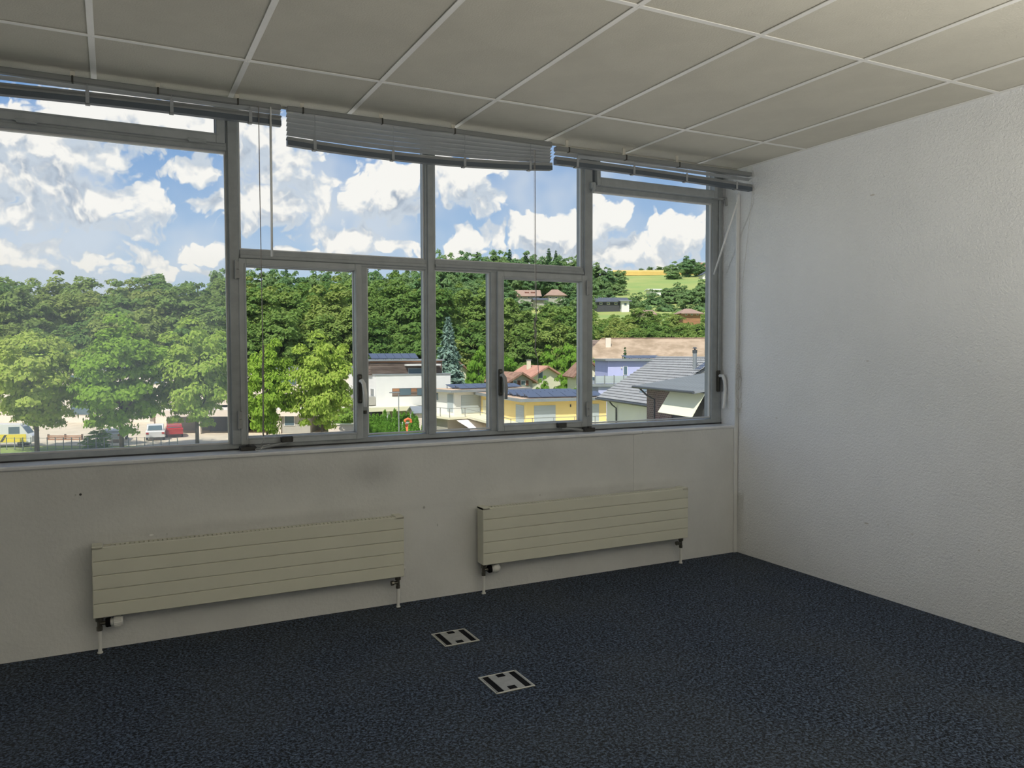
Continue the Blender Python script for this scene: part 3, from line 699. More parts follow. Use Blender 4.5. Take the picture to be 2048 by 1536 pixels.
M['wood2'] = principled('fresh_boards', lin(176, 130, 96), .8, col2=lin(140, 104, 80), vscale=1.2, stretch=(.25, .25, 5), detail=6, spec=.2)
M['winglass'] = principled('house_glass', lin(92, 112, 122), .12, var=.1, vscale=.5)
M['shutter'] = principled('closed_shutter', lin(176, 186, 190), .6, var=.12, vscale=1.5, stretch=(.1, .1, 8), spec=.3)
M['brownshut'] = principled('brown_shutter', lin(120, 78, 62), .7, var=.1, vscale=2)
M['metalgrey'] = principled('zinc', lin(150, 156, 158), .45, metal=.3, var=.1, vscale=1)
M['darkgutter'] = principled('dark_gutter', lin(74, 78, 82), .5, metal=.2, var=.1, vscale=1)
M['solar'] = principled('solar_cells', lin(74, 84, 104), .4, var=.12, vscale=1.2, spec=.6)
M['gravelroof'] = principled('roof_gravel', lin(206, 178, 150), .95, var=.2, vscale=1.5)
M['rooftile'] = principled('brown_roof_tiles', lin(158, 128, 110), .85, col2=lin(128, 98, 84), vscale=1.4, detail=6, spec=.2, bump=.5, bscale=5, bdist=.1)
M['roofbarn'] = principled('barn_roof_tiles', lin(180, 160, 138), .85, col2=lin(150, 132, 110), vscale=.5, detail=7, spec=.2, bump=.5, bscale=3, bdist=.1)
M['roofred'] = principled('red_roof_tiles', lin(186, 140, 122), .85, var=.15, vscale=1, detail=6, spec=.2)
M['rooffar'] = principled('far_roof_tiles', lin(160, 136, 122), .85, var=.12, vscale=.5, spec=.2)
M['roofdark'] = principled('slate_roof', lin(84, 90, 100), .6, var=.15, vscale=.5)
M['rooftilegrey'] = principled('grey_roof_tiles', lin(146, 148, 150), .55, var=.16, vscale=2.2, detail=5, spec=.4)
M['roofmetal'] = principled('ribbed_metal_roof', lin(140, 146, 150), .5, metal=.1, var=.1, vscale=1)
M['awningw'] = principled('white_awning', lin(244, 236, 236), .8, var=.03, vscale=1)
M['awningg'] = principled('cream_awning', lin(232, 234, 206), .8, var=.03, vscale=1)
M['rail'] = principled('railing_steel', lin(150, 154, 154), .4, metal=.4, var=.1)
M['bark'] = principled('bark', lin(104, 92, 80), .95, var=.3, vscale=2, spec=.1)
M['birch'] = principled('pale_bark', lin(200, 190, 176), .9, var=.2, vscale=2, spec=.1)
M['carwhite'] = principled('white_car_paint', (.72, .73, .74), .25, var=.02)
M['carred'] = principled('red_car_paint', lin(170, 40, 40), .25, var=.05)
M['vanyellow'] = principled('yellow_van_paint', lin(236, 214, 70), .3, var=.05)
M['tyre'] = principled('tyre_rubber', (.02, .02, .02), .8, var=.2)
M['toy'] = principled('orange_plastic', lin(236, 120, 70), .5, var=.05)
M['flower'] = principled('red_flowers', lin(206, 84, 70), .8, var=.4, vscale=8)
M['fencegreen'] = principled('green_mesh_fence', lin(96, 150, 140), .6, var=.1, vscale=2)

def brick_mat():
    m = bpy.data.materials.new('dark_brick'); m.use_nodes = True; t = NT(m.node_tree); b = m.node_tree.nodes['Principled BSDF']
    tc = t.n('ShaderNodeTexCoord').outputs['Object']; sp = t.n('ShaderNodeSeparateXYZ'); t.put(sp.inputs[0], tc)
    cb = t.n('ShaderNodeCombineXYZ'); t.put(cb.inputs[0], t.m('ADD', sp.outputs[0], sp.outputs[1])); t.put(cb.inputs[1], sp.outputs[2])
    br = t.n('ShaderNodeTexBrick'); t.put(br.inputs['Vector'], cb.outputs[0]); br.inputs['Scale'].default_value = 1.6
    br.inputs['Color1'].default_value = (*lin(112, 96, 92), 1); br.inputs['Color2'].default_value = (*lin(86, 74, 74), 1); br.inputs['Mortar'].default_value = (*lin(140, 130, 124), 1); br.inputs['Mortar Size'].default_value = .03
    t.put(b.inputs['Base Color'], br.outputs['Color']); b.inputs['Roughness'].default_value = .9
    return m
M['brick'] = brick_mat()

def leaf_mat(name, cols, trans=.42, seed=0.0):
    m = bpy.data.materials.new(name); m.use_nodes = True; m.node_tree.nodes.clear(); t = NT(m.node_tree)
    o = t.n('ShaderNodeOutputMaterial'); oi = t.n('ShaderNodeObjectInfo'); tc = t.n('ShaderNodeTexCoord').outputs['Object']
    rp = t.n('ShaderNodeValToRGB'); rp.color_ramp.interpolation = 'LINEAR'
    el = rp.color_ramp.elements
    while len(el) < len(cols): el.new(.5)
    for i, c in enumerate(cols): el[i].position = i / (len(cols) - 1); el[i].color = (*c, 1)
    nz = t.noise(tc, 3.0, 4, .6)
    t.put(rp.inputs[0], t.m('ADD', t.m('MULTIPLY', oi.outputs['Random'], .62), t.m('MULTIPLY', t.step(nz, .3, .7), .38)))
    col = rp.outputs[0]
    df = t.n('ShaderNodeBsdfDiffuse'); t.put(df.inputs[0], col); tl = t.n('ShaderNodeBsdfTranslucent'); t.put(tl.inputs[0], t.mix(.3, col, lin(170, 190, 70)))
    mx = t.n('ShaderNodeMixShader'); mx.inputs[0].default_value = trans; t.put(mx.inputs[1], df.outputs[0]); t.put(mx.inputs[2], tl.outputs[0]); t.put(o.inputs[0], mx.outputs[0])
    return m
M['leaf_street'] = leaf_mat('street_tree_leaves', [lin(122, 160, 54), lin(150, 182, 74), lin(176, 192, 96), lin(192, 194, 116)])
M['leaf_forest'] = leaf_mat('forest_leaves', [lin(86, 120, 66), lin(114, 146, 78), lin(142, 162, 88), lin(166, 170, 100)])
M['leaf_far_hazed'] = leaf_mat('hazed_far_leaves', [lin(100, 136, 100), lin(112, 146, 100), lin(130, 158, 106), lin(144, 166, 110)])  # greyed greens carry the distance haze in the leaf colour
M['leaf_hedge'] = leaf_mat('hedge_leaves', [lin(104, 156, 62), lin(124, 172, 70), lin(140, 184, 84)])
M['leaf_bush'] = leaf_mat('bush_leaves', [lin(92, 140, 52), lin(130, 170, 70), lin(160, 184, 96)])
M['needle_blue'] = leaf_mat('blue_spruce_needles', [lin(120, 148, 136), lin(142, 168, 154), lin(156, 178, 164)], .15)
M['needle'] = leaf_mat('spruce_needles', [lin(60, 92, 62), lin(76, 108, 72), lin(92, 120, 84)], .15)

# ------------------------------------------------------------------ land
def build_land():
    Ds = np.concatenate([np.linspace(4, 120, 14), np.linspace(130, 760, 64), np.linspace(800, 2600, 10)]); ts = np.linspace(-2.2, 1.6, 150)
    V = []; Fs = []
    for D in Ds:
        for t in ts:
            p = CAM[:2] + D * (FW + RT * t)
            n = 1.2 * math.sin(p[0] * .02 + 1) * math.cos(p[1] * .017) if D > 170 else 0
            V.append((p[0], p[1], float(hill(D, t)) + n * min(1, (D - 170) / 200) if D > 170 else float(hill(D, t))))
    n = len(ts)
    for i in range(len(Ds) - 1):
        for j in range(n - 1): Fs.append((i * n + j, i * n + j + 1, (i + 1) * n + j + 1, (i + 1) * n + j))
    mb = MB(); mb.add(V, Fs); o = mb.build('ground', 'grass', smooth=True); o['kind'] = 'structure'
    # yard and street in front of the houses
    def patch(name, mat, pts, dz):
        mb = MB(); P_ = [plan(u, D) for u, D in pts]
        mb.prism([(p[0], p[1]) for p in P_], 'z', GZ - .3, GZ + dz); o = mb.build(name, mat); o['kind'] = 'structure'
    patch('bounce_forecourt', 'road', [(-2500, 6), (3500, 6), (2600, 60), (1500, 60), (900, 62), (-2200, 74)], .02)  # unseen paving, made pale to bounce daylight onto the ceiling
    patch('yard', 'gravel', [(-700, 82), (660, 80), (720, 118), (-600, 122)], .03)
    patch('street', 'road', [(640, 62), (905, 70), (860, 84), (712, 88), (700, 118), (676, 118), (600, 66)], .05)
    # the strip of ripe wheat along the top of the meadow
    V = []; Fs = []; us = np.linspace(1225, 1420, 30)
    for D in (622, 640, 660, 682):
        for u in us: p = ground(u, D); V.append((p[0], p[1], p[2] + 2.6))
    for i in range(3):
        for j in range(29): Fs.append((i * 30 + j, i * 30 + j + 1, (i + 1) * 30 + j + 1, (i + 1) * 30 + j))
    mb = MB(); mb.add(V, Fs); mb.add([(x, y, z - 3) for x, y, z in V[:30]] + V[:30], [(j, j + 1, 31 + j, 30 + j) for j in range(29)])
    o = mb.build('wheat_field', 'wheat', smooth=True); tag(o, 'strip of ripe golden wheat along the top of the hill', 'wheat', kind='stuff')
build_land()

# ------------------------------------------------------------------ trees
def mesh_from(name, V, Fq, mat):
    me = bpy.data.meshes.new(name); n = len(V); k = Fq.shape[1]; nf = len(Fq)
    me.vertices.add(n); me.vertices.foreach_set('co', np.asarray(V, np.float32).ravel())
    me.loops.add(nf * k); me.loops.foreach_set('vertex_index', Fq.astype(np.int32).ravel())
    me.polygons.add(nf); me.polygons.foreach_set('loop_start', np.arange(0, nf * k, k, dtype=np.int32)); me.polygons.foreach_set('loop_total', np.full(nf, k, np.int32))
    me.materials.append(M[mat]); me.update(); me.validate(); return me
def leaf_quads(P, N, size, rng, aspect=.55):
    """one diamond-shaped leaf spray at each point P facing roughly N"""
    n = len(P); N = N / (np.linalg.norm(N, axis=1, keepdims=True) + 1e-9)
    A = rng.normal(size=(n, 3)); A -= N * (A * N).sum(1, keepdims=True); A /= np.linalg.norm(A, axis=1, keepdims=True) + 1e-9
    B = np.cross(N, A); s = size * rng.uniform(.6, 1.4, (n, 1))
    droop = np.array([[0, 0, -1]]) * s * .25
    V = np.stack([P - A * s, P + B * s * aspect, P + A * s + droop, P - B * s * aspect], 1).reshape(-1, 3)
    return V, np.arange(n * 4).reshape(-1, 4)
def crown_mesh(name, mat, seed, R=4.5, Hc=9.0, zc=6.5, clumps=90, per=110, leaf=.24, rc=.27, airy=.5, flat=.55):
    rng = np.random.default_rng(seed)
    d = rng.normal(size=(clumps, 3)); d /= np.linalg.norm(d, axis=1, keepdims=True)
    lob = 1 + .22 * np.sin(3 * np.arctan2(d[:, 1], d[:, 0]) + seed) * (1 - d[:, 2] ** 2) + .12 * rng.normal(size=clumps)
    rad = np.minimum(rng.uniform(airy, 1.0, clumps) ** .6 * lob, 1.06)
    wz = np.where(d[:, 2] < -.3, .85, 1.0)
    C = d * rad[:, None] * np.array([R, R, Hc / 2]) * wz[:, None] + np.array([0, 0, zc])
    cr = R * rc * rng.uniform(.65, 1.35, clumps)
    idx = np.repeat(np.arange(clumps), per)
    e = rng.normal(size=(len(idx), 3)); e /= np.linalg.norm(e, axis=1, keepdims=True); e[:, 2] = np.abs(e[:, 2]) * 1.0 - .25
    rr = rng.uniform(.55, 1.0, (len(idx), 1))
    P_ = C[idx] + e * rr * cr[idx][:, None] * np.array([1, 1, flat])
    out = P_ - np.array([0, 0, zc]); out /= np.linalg.norm(out, axis=1, keepdims=True)
    N = e * .7 + out * .5 + rng.normal(size=P_.shape) * .35 + np.array([0, 0, .35])
    V, Fq = leaf_quads(P_, N, leaf, rng)
    return mesh_from(name, V, Fq, mat), C
def trunk_mesh(name, mat, seed, h, r, C, zc, nb=7):
    rng = random.Random(seed); mb = MB()
    mb.tube([(0, 0, -.6), (0, 0, .3), (rng.uniform(-.1, .1), rng.uniform(-.1, .1), h * .35), (rng.uniform(-.2, .2), rng.uniform(-.2, .2), h * .75)], [r * 1.25, r, r * .8, r * .3], 8)
    for k in range(nb):
        c = C[rng.randrange(len(C))]; z0 = h * rng.uniform(.22, .5)
        mb.tube([(0, 0, z0), (c[0] * .45, c[1] * .45, (z0 + c[2]) / 2 + .3), tuple(c)], [r * .45, r * .28, r * .1], 5)
    me = bpy.data.meshes.new(name); me.from_pydata(mb.v, [], mb.f); me.update(); me.materials.append(M[mat]); return me
def conifer_mesh(name, mat, seed, Hh=14.0, R=3.0, levels=26, leaf=.30, per=16):
    rng = np.random.default_rng(seed); P_ = []; N = []
    for i in range(levels):
        t = i / levels; z = Hh * (.06 + .93 * t); r = R * (1 - t) ** .85 * rng.uniform(.85, 1.12) + .08
        nb = max(5, int(15 * (1 - t)) + 3); ph = rng.uniform(0, 6)
        for b in range(nb):
            a = ph + 2 * math.pi * b / nb + rng.uniform(-.2, .2); rb = r * rng.uniform(.7, 1.12); m = max(4, int(per * rb / R * 1.6))
            s = rng.uniform(.12, 1, m) ** .7; side = rng.normal(size=m) * .14 * rb * (1.1 - s)
            x = np.cos(a) * s * rb - np.sin(a) * side; y = np.sin(a) * s * rb + np.cos(a) * side
            zq = z - .32 * rb * s ** 1.3 + .12 * rb * np.maximum(0, s - .75) * 3 + rng.normal(size=m) * .08
            P_.append(np.stack([x, y, zq], 1)); N.append(np.stack([np.full(m, np.cos(a) * .5), np.full(m, np.sin(a) * .5), np.full(m, .8)], 1) + rng.normal(size=(m, 3)) * .4)
    P_ = np.concatenate(P_); N = np.concatenate(N); V, Fq = leaf_quads(P_, N, leaf, rng, .35)
    return mesh_from(name, V, Fq, mat)

PROTO = {}
def proto_tree(key, kind, seed, leafmat, bark='bark', **kw):
    if kind == 'broad':
        Hh = kw.pop('H'); me, C = crown_mesh('crown', leafmat, seed, **kw); tr = trunk_mesh('trunk', bark, seed, Hh, kw.get('tr', Hh * .018), C, kw['zc'])
        PROTO[key] = (me, tr, Hh, kw['R'] * 2.15)
    else:
        me = conifer_mesh('crown', leafmat, seed, **kw); mb = MB().tube([(0, 0, -.6), (0, 0, .3), (0, 0, kw['Hh'] * .9)], [.26, .22, .05], 7)
        tr = bpy.data.meshes.new('trunk'); tr.from_pydata(mb.v, [], mb.f); tr.update(); tr.materials.append(M[bark]); PROTO[key] = (me, tr, kw['Hh'], kw['R'] * 2.1)
for k in range(3): proto_tree('street%d' % k, 'broad', 11 + k, 'leaf_street', H=11.5, R=4.3, Hc=10.2, zc=6.1, clumps=(150, 140, 150)[k], per=125, leaf=.20, rc=.27, airy=.15, flat=.85)
for k in range(5): proto_tree('forest%d' % k, 'broad', 31 + k, 'leaf_forest', bark='birch' if k == 4 else 'bark', H=24, R=5.6, Hc=20, zc=13.6, clumps=170, per=80, leaf=.40, rc=.29, airy=.2, flat=.9)
for k in range(3): proto_tree('far%d' % k, 'broad', 51 + k, 'leaf_far_hazed', H=18, R=5.6, Hc=18.5, zc=8.6, clumps=100, per=70, leaf=.55, rc=.32, airy=.2, flat=.9)
for k in range(2): proto_tree('bush%d' % k, 'broad', 71 + k, 'leaf_bush', H=5, R=2.4, Hc=4.6, zc=2.6, clumps=60, per=80, leaf=.17, rc=.3, airy=.3)
proto_tree('bluespruce', 'con', 81, 'needle_blue', Hh=15, R=3.0, levels=44, leaf=.36, per=40)
proto_tree('spruce', 'con', 82, 'needle', Hh=18, R=3.2, levels=26, leaf=.55, per=26)
proto_tree('thuja', 'con', 83, 'leaf_hedge', Hh=3.2, R=.62, levels=26, leaf=.20, per=30)

def tree(key, u, vtop, D, wpx, name, label, group=None, cat='tree', zb=None, rz=None, sink=0.0):
    me, tr, Hh, Wd = PROTO[key]; g = ground(u, D); zb = g[2] if zb is None else zb
    h = max(1.0, zz(u, vtop, D) - zb); s = wpx * D / F / Wd
    if h / Hh < .8 * s: zb -= Hh * .8 * s - h; h = Hh * .8 * s        # a low crown is the top of a tree rooted further down the slope
    R_ = tag(empty(name, (g[0], g[1], zb - sink)), label, cat, group)
    R_.rotation_euler = (0, 0, (u * 1.7 + D) % 6.28 if rz is None else rz); R_.scale = (s, s, h / Hh)
    for nm, m_ in (('crown', me), ('trunk', tr)):
        o = bpy.data.objects.new(nm, m_); scene.collection.objects.link(o); o.parent = R_
    return R_
rt = random.Random(12)
# trees along the street
tree('street0', 70, 652, 75, 205, 'street_tree', 'loose green street tree at the far left edge of the big window pane', 'street trees in front of the white works')
tree('street1', 240, 636, 75, 205, 'street_tree', 'tallest street tree, dense green, in the middle of the big left pane', 'street trees in front of the white works')
tree('street2', 392, 645, 77, 170, 'street_tree', 'yellow-green street tree just left of the first window post', 'street trees in front of the white works')
tree('street1', 533, 683, 77, 118, 'street_tree', 'slim street tree behind the hanging blind cord', 'street trees in front of the white works', rz=1.1)
tree('street2', 643, 672, 77, 140, 'street_tree', 'yellowish street tree just left of the white boarded house', 'street trees in front of the white works', rz=2.5)
tree('bush1', 190, 858, 79, 60, 'shrub', 'dark leafy shrub beside the brown fence below the street trees', cat='shrub')
tree('bush0', 690, 806, 90, 46, 'shrub', 'green shrub in front of the white boarded house', cat='shrub')
tree('bush0', 664, 828, 86, 40, 'shrub', 'small green shrub above the beige yard wall', cat='shrub')
# forest edge
FL = 'broadleaf tree in the dense forest edge behind the houses and street trees'
u = -130
while u < 880:
    D = 150 + rt.uniform(-6, 8); tree('forest%d' % rt.randrange(5), u + rt.uniform(-12, 12), 562 + rt.uniform(-10, 22), D, rt.uniform(105, 138), 'forest_tree', FL, 'trees of the forest edge'); u += 62
u = -120
while u < 900:
    D = 134 + rt.uniform(-4, 6); tree('forest%d' % rt.randrange(5), u + rt.uniform(-14, 14), 622 + rt.uniform(-22, 26), D, rt.uniform(90, 125), 'forest_tree', FL, 'trees of the forest edge'); u += 68
u = -150
while u < 900:
    D = 172 + rt.uniform(-6, 8); tree('forest%d' % rt.randrange(5), u + rt.uniform(-12, 12), 553 + rt.uniform(-7, 10), D, rt.uniform(95, 130), 'forest_tree', FL, 'trees of the forest edge'); u += 66
u = 870
while u < 1190:
    D = 158 + rt.uniform(-6, 8); tree('forest%d' % rt.randrange(5), u + rt.uniform(-8, 8), (566 if u < 990 else 604) + rt.uniform(-8, 14), D, rt.uniform(85, 115), 'forest_tree', FL, 'trees of the forest edge'); u += 48
u = 900
while u < 1190:
    D = 146 + rt.uniform(-4, 5); tree('forest%d' % rt.randrange(5), u + rt.uniform(-8, 8), 655 + rt.uniform(-26, 18), D, rt.uniform(75, 105), 'forest_tree', FL, 'trees of the forest edge'); u += 50
for (u, v, D, w) in ((955, 692, 128, 60), (1010, 700, 134, 55), (1105, 690, 132, 62), (1150, 672, 136, 60), (1172, 700, 126, 46), (975, 728, 118, 44), (1130, 735, 122, 40), (1085, 752, 100, 32), (1160, 752, 104, 30)):
    tree('bush%d' % (int(u) % 2), u, v, D, w, 'garden_bush', 'bright green rounded bush between the forest and the small chalets', 'garden bushes round the chalets', cat='bush')
tree('bluespruce', 897, 630, 118, 92, 'blue_spruce', 'tall silvery blue spruce behind the white boarded house')
tree('spruce', 1250, 690, 128, 26, 'spruce', 'small dark green spruce in front of the long barn roof')
# row of trees behind the barn
u = 1178
while u < 1470:
    D = 196 + rt.uniform(-8, 10); tree('forest%d' % rt.randrange(5), u, 632 + rt.uniform(-16, 14), D, rt.uniform(58, 84), 'field_tree', 'broadleaf tree in the row between the long barn and the hillside houses', 'trees behind the long barn'); u += 34
u = 1185
while u < 1470:
    D = 168 + rt.uniform(-8, 6); tree('forest%d' % rt.randrange(5), u, 655 + rt.uniform(-10, 12), D, rt.uniform(56, 76), 'field_tree', 'broadleaf tree in the row between the long barn and the hillside houses', 'trees behind the long barn'); u += 40
for (v0, D0, w_, st) in ((642, 228, 56, 26), (630, 268, 50, 26), (622, 305, 46, 24)):
    u = 1176
    while u < 1470:
        if not ((1275 < u < 1312 or 1356 < u < 1410) and D0 < 260 and v0 < 634) and not (D0 > 300 and 1196 < u < 1260): tree('forest%d' % rt.randrange(5), u + rt.uniform(-6, 6), v0 + rt.uniform(-5, 7) + (10 if (1280 < u < 1310 or 1360 < u < 1405) and D0 < 260 else 0), D0 + rt.uniform(-8, 8), w_ * rt.uniform(.85, 1.2), 'field_tree', 'broadleaf tree in the row between the long barn and the hillside houses', 'trees behind the long barn')
        u += st
for (u, v, w_) in ((1030, 596, 34), (1052, 600, 30), (1100, 601, 30), (1122, 598, 34), (1146, 590, 40), (1165, 596, 36), (1012, 590, 40)):
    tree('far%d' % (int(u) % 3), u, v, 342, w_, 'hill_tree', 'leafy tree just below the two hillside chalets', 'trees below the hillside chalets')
# hillside woods
HL = 'hazy tree of the wooded crest beyond the forest edge'
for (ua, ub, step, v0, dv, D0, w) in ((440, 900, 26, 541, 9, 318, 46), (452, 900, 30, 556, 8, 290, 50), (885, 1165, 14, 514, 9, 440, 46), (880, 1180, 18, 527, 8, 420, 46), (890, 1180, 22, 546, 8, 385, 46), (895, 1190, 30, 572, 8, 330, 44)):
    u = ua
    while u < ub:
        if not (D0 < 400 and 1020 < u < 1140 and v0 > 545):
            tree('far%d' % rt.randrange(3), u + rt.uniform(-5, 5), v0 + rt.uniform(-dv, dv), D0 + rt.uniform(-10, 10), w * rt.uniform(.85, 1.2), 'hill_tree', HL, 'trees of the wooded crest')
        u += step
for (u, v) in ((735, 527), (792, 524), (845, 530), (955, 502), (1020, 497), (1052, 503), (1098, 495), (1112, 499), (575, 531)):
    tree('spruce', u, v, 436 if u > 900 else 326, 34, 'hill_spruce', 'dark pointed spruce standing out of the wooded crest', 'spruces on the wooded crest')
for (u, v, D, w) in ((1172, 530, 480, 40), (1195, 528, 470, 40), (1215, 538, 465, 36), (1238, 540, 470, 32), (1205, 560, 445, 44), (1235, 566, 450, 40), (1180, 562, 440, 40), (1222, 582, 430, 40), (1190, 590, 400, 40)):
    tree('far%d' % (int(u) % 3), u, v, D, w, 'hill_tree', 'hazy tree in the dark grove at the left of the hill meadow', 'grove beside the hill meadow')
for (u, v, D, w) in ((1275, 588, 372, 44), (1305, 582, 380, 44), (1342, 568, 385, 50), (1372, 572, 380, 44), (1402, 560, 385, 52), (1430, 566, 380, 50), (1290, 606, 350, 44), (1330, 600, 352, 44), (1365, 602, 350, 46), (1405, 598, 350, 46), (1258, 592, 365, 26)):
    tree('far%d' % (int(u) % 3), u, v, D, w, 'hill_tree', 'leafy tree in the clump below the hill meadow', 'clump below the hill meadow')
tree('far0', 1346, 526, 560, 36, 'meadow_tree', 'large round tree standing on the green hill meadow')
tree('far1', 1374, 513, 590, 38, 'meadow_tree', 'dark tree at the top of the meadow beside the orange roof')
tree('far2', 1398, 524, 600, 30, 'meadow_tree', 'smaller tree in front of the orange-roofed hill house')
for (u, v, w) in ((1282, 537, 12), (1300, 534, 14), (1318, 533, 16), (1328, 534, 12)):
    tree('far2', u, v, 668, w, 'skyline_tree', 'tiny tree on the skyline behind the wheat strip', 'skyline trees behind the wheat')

# ------------------------------------------------------------------ houses
class House:
    """origin at the near ground corner; local x runs along the front to the right, local y along the side away from the viewer"""
    def __init__(s, name, label, uc, D, deg, zg=GZ, cat='house', group=None):
        s.D = D; s.a = math.radians(deg); s.c, s.s = math.cos(s.a), math.sin(s.a); s.X = (uc - 1024) / F * D; s.zg = zg
        p = plan(uc, D); s.o = tag(empty(name, (p[0], p[1], 0), YAW + s.a), label, cat, group)
    def fx(s, u, y=0.0): t = (u - 1024) / F; return (t * (s.D + y * s.c) - s.X + y * s.s) / (s.c - t * s.s)
    def sy(s, u, x=0.0): t = (u - 1024) / F; return (s.X + x * s.c - t * s.D - t * x * s.s) / (s.s + t * s.c)
    def dep(s, x, y=0.0): return s.D + x * s.s + y * s.c
    def fz(s, u, v, y=0.0): return zz(u, v, s.dep(s.fx(u, y), y))
    def sz(s, u, v, x=0.0): return zz(u, v, s.dep(x, s.sy(u, x)))
    def box(s, name, mat, x0, x1, y0, y1, z0, z1, par=None, bev=0.0): return MB().box(x0, x1, y0, y1, z0, z1, bev).build(name, mat, par or s.o, world=False)
    def front(s, name, mat, u0, u1, v0, v1, y=0.0, th=.08, par=None, rec=0.0):   # a panel on the front face, given in pixels
        return s.box(name, mat, s.fx(u0, y), s.fx(u1, y), y - th, y + .02 + rec, s.fz((u0 + u1) / 2, v1, y), s.fz((u0 + u1) / 2, v0, y), par)
    def side(s, name, mat, u0, u1, v0, v1, x=0.0, th=.08, par=None):
        return s.box(name, mat, x - th, x + .02, s.sy(u0, x), s.sy(u1, x), s.sz((u0 + u1) / 2, v1, x), s.sz((u0 + u1) / 2, v0, x), par)
    def window(s, u0, u1, v0, v1, face='front', fr='renderwhite', glass='winglass', off=0.0, name='window'):
        f = s.front if face == 'front' else s.side
        a, b = min(u0, u1), max(u0, u1)
        w = f(name, fr, a, b, v0, v1, off, .05); q = min(1.2, (b - a) * .12)
        f('pane', glass, a + q, b - q, v0 + 1.0, v1 - 1.0, off, .07, par=w); return w
    def gable(s, w, d, ze, zr, mat, over=.6, th=.25, ridge='y'):
        """pitched roof: ridge along y (gable to the front) or along x"""
        k = (zr - ze) / (w / 2 if ridge == 'y' else d / 2)
        for sgn in (-1, 1):
            if ridge == 'y':
                xe = w / 2 + sgn * (w / 2 + over); pts = [(w / 2, -over, zr), (w / 2, d + over, zr), (xe, d + over, ze - k * over), (xe, -over, ze - k * over)]
            else:
                ye = d / 2 + sgn * (d / 2 + over); pts = [(-over, d / 2, zr), (w + over, d / 2, zr), (w + over, ye, ze - k * over), (-over, ye, ze - k * over)]
            MB().slabquad(pts, th).build('roof_plane', mat, s.o, world=False)
    def gable_walls(s, w, d, z0, ze, zr, mat, ridge='y'):
        mb = MB()
        if ridge == 'y': mb.prism([(0, z0), (w, z0), (w, ze), (w / 2, zr - .25), (0, ze)], 'y', 0, d)
        else: mb.prism([(0, z0), (d, z0), (d, ze), (d / 2, zr - .25), (0, ze)], 'x', 0, w)
        return mb.build('walls', mat, s.o, world=False)
    def panels(s, n, x0, x1, y0, y1, z, rows=1, tilt=.5, par=None):
        """rows of tilted solar panels standing on a flat roof"""
        w = (x1 - x0) / n; first = None; dd = (y1 - y0) / rows
        for r in range(rows):
            for k in range(n):
                if first is None:
                    mb = MB().slabquad([(-w * .48, 0, .15), (w * .48, 0, .15), (w * .48, dd * .8, .15 + tilt), (-w * .48, dd * .8, .15 + tilt)], .06)
                    mb.box(-w * .4, -w * .36, dd * .7, dd * .74, 0, .15 + tilt * .8).box(w * .36, w * .4, dd * .7, dd * .74, 0, .15 + tilt * .8)
                    first = mb.build('solar_panel', 'solar', s.o, world=False); o = first
                else: o = dup(first, s.o)
                o.location = (x0 + w * (k + .5), y0 + dd * r, z)

# white house with the boarded top storey
h = House('modern_house', 'white flat-roofed house with a weathered boarded top storey and tilted solar panels', 752, 95, 25)
w, d = h.fx(901), h.sy(693); zt = h.fz(752, 751)
h.box('walls', 'renderwhite', 0, w, 0, d, GZ + 3.0, zt); h.box('parapet', 'metalgrey', -.08, w + .08, -.08, d, zt, zt + .14)
h.box('ground_floor_wall', 'rendergrey', .6, w, 3.4, d, GZ, GZ + 3.2)
py0 = 1.6; xp0, xp1 = h.fx(741, py0), h.fx(884, py0); zp = h.fz(800, 722, py0)
ph = h.box('top_storey', 'wood', xp0, xp1, py0, py0 + 7, zt, zp)
nb = 9; bh = (zp - zt) / nb; b0 = None; rb_ = random.Random(5)
for k in range(nb):
    b0 = MB().box(xp0 - .02, xp1 + .02, py0 - .05 - rb_.uniform(0, .03), py0, zt + k * bh + .02, zt + (k + 1) * bh - .02).build('board', 'wood2' if k == nb - 1 else 'wood', ph, world=False)
h.box('roof_edge', 'metalgrey', xp0 - .25, xp1 + .25, py0 - .25, py0 + 7.2, zp, zp + .18)
h.panels(6, h.fx(743, py0 + .3), h.fx(838, py0 + .3), py0 + .3, py0 + 2.1, zp + .18, 1, .62)
h.window(816, 872, 736, 748, off=py0 - .08, fr='metalgrey'); h.front('canopy', 'renderwhite', 809, 877, 728, 731, py0, .9)
ws = h.front('window_band', 'wood', 784, 862, 776, 792, 0, .04)
for (a, b) in ((799, 821), (834, 849)): h.front('pane', 'winglass', a, b, 777, 790.5, 0, .07, par=ws)
for (a, b) in ((785, 798), (822, 833)): h.front('board', 'wood2', a, b, 777, 783, 0, .06, par=ws)
h.window(741, 749, 777, 792, 'side', 'renderwhite')
h.box('balcony', 'rendergrey', -1.2, -.05, 0.2, d * .55, h.sz(745, 809), h.sz(745, 793))
cz = h.fz(760, 812)
h.box('canopy', 'rendercream', -1.5, h.fx(838, -2.5), -2.5, 0, cz - .5, cz); h.box('porch_column', 'renderwhite', h.fx(765, -2.0), h.fx(778, -2.0), -2.2, -1.7, GZ, cz - .4)
h.box('porch_opening_shade', 'darkvoid', -.5, h.fx(764, .5), .2, 3.4, GZ, cz - .4); h.box('porch_screen', 'rendergrey', h.fx(779, .5), h.fx(818, .5), .4, 3.4, GZ, cz - .4); h.box('porch_wall', 'brownshut', h.fx(818, .5), w, .4, 3.4, GZ, cz - .4)  # porch opening is a solid block with its shade in the dark colour

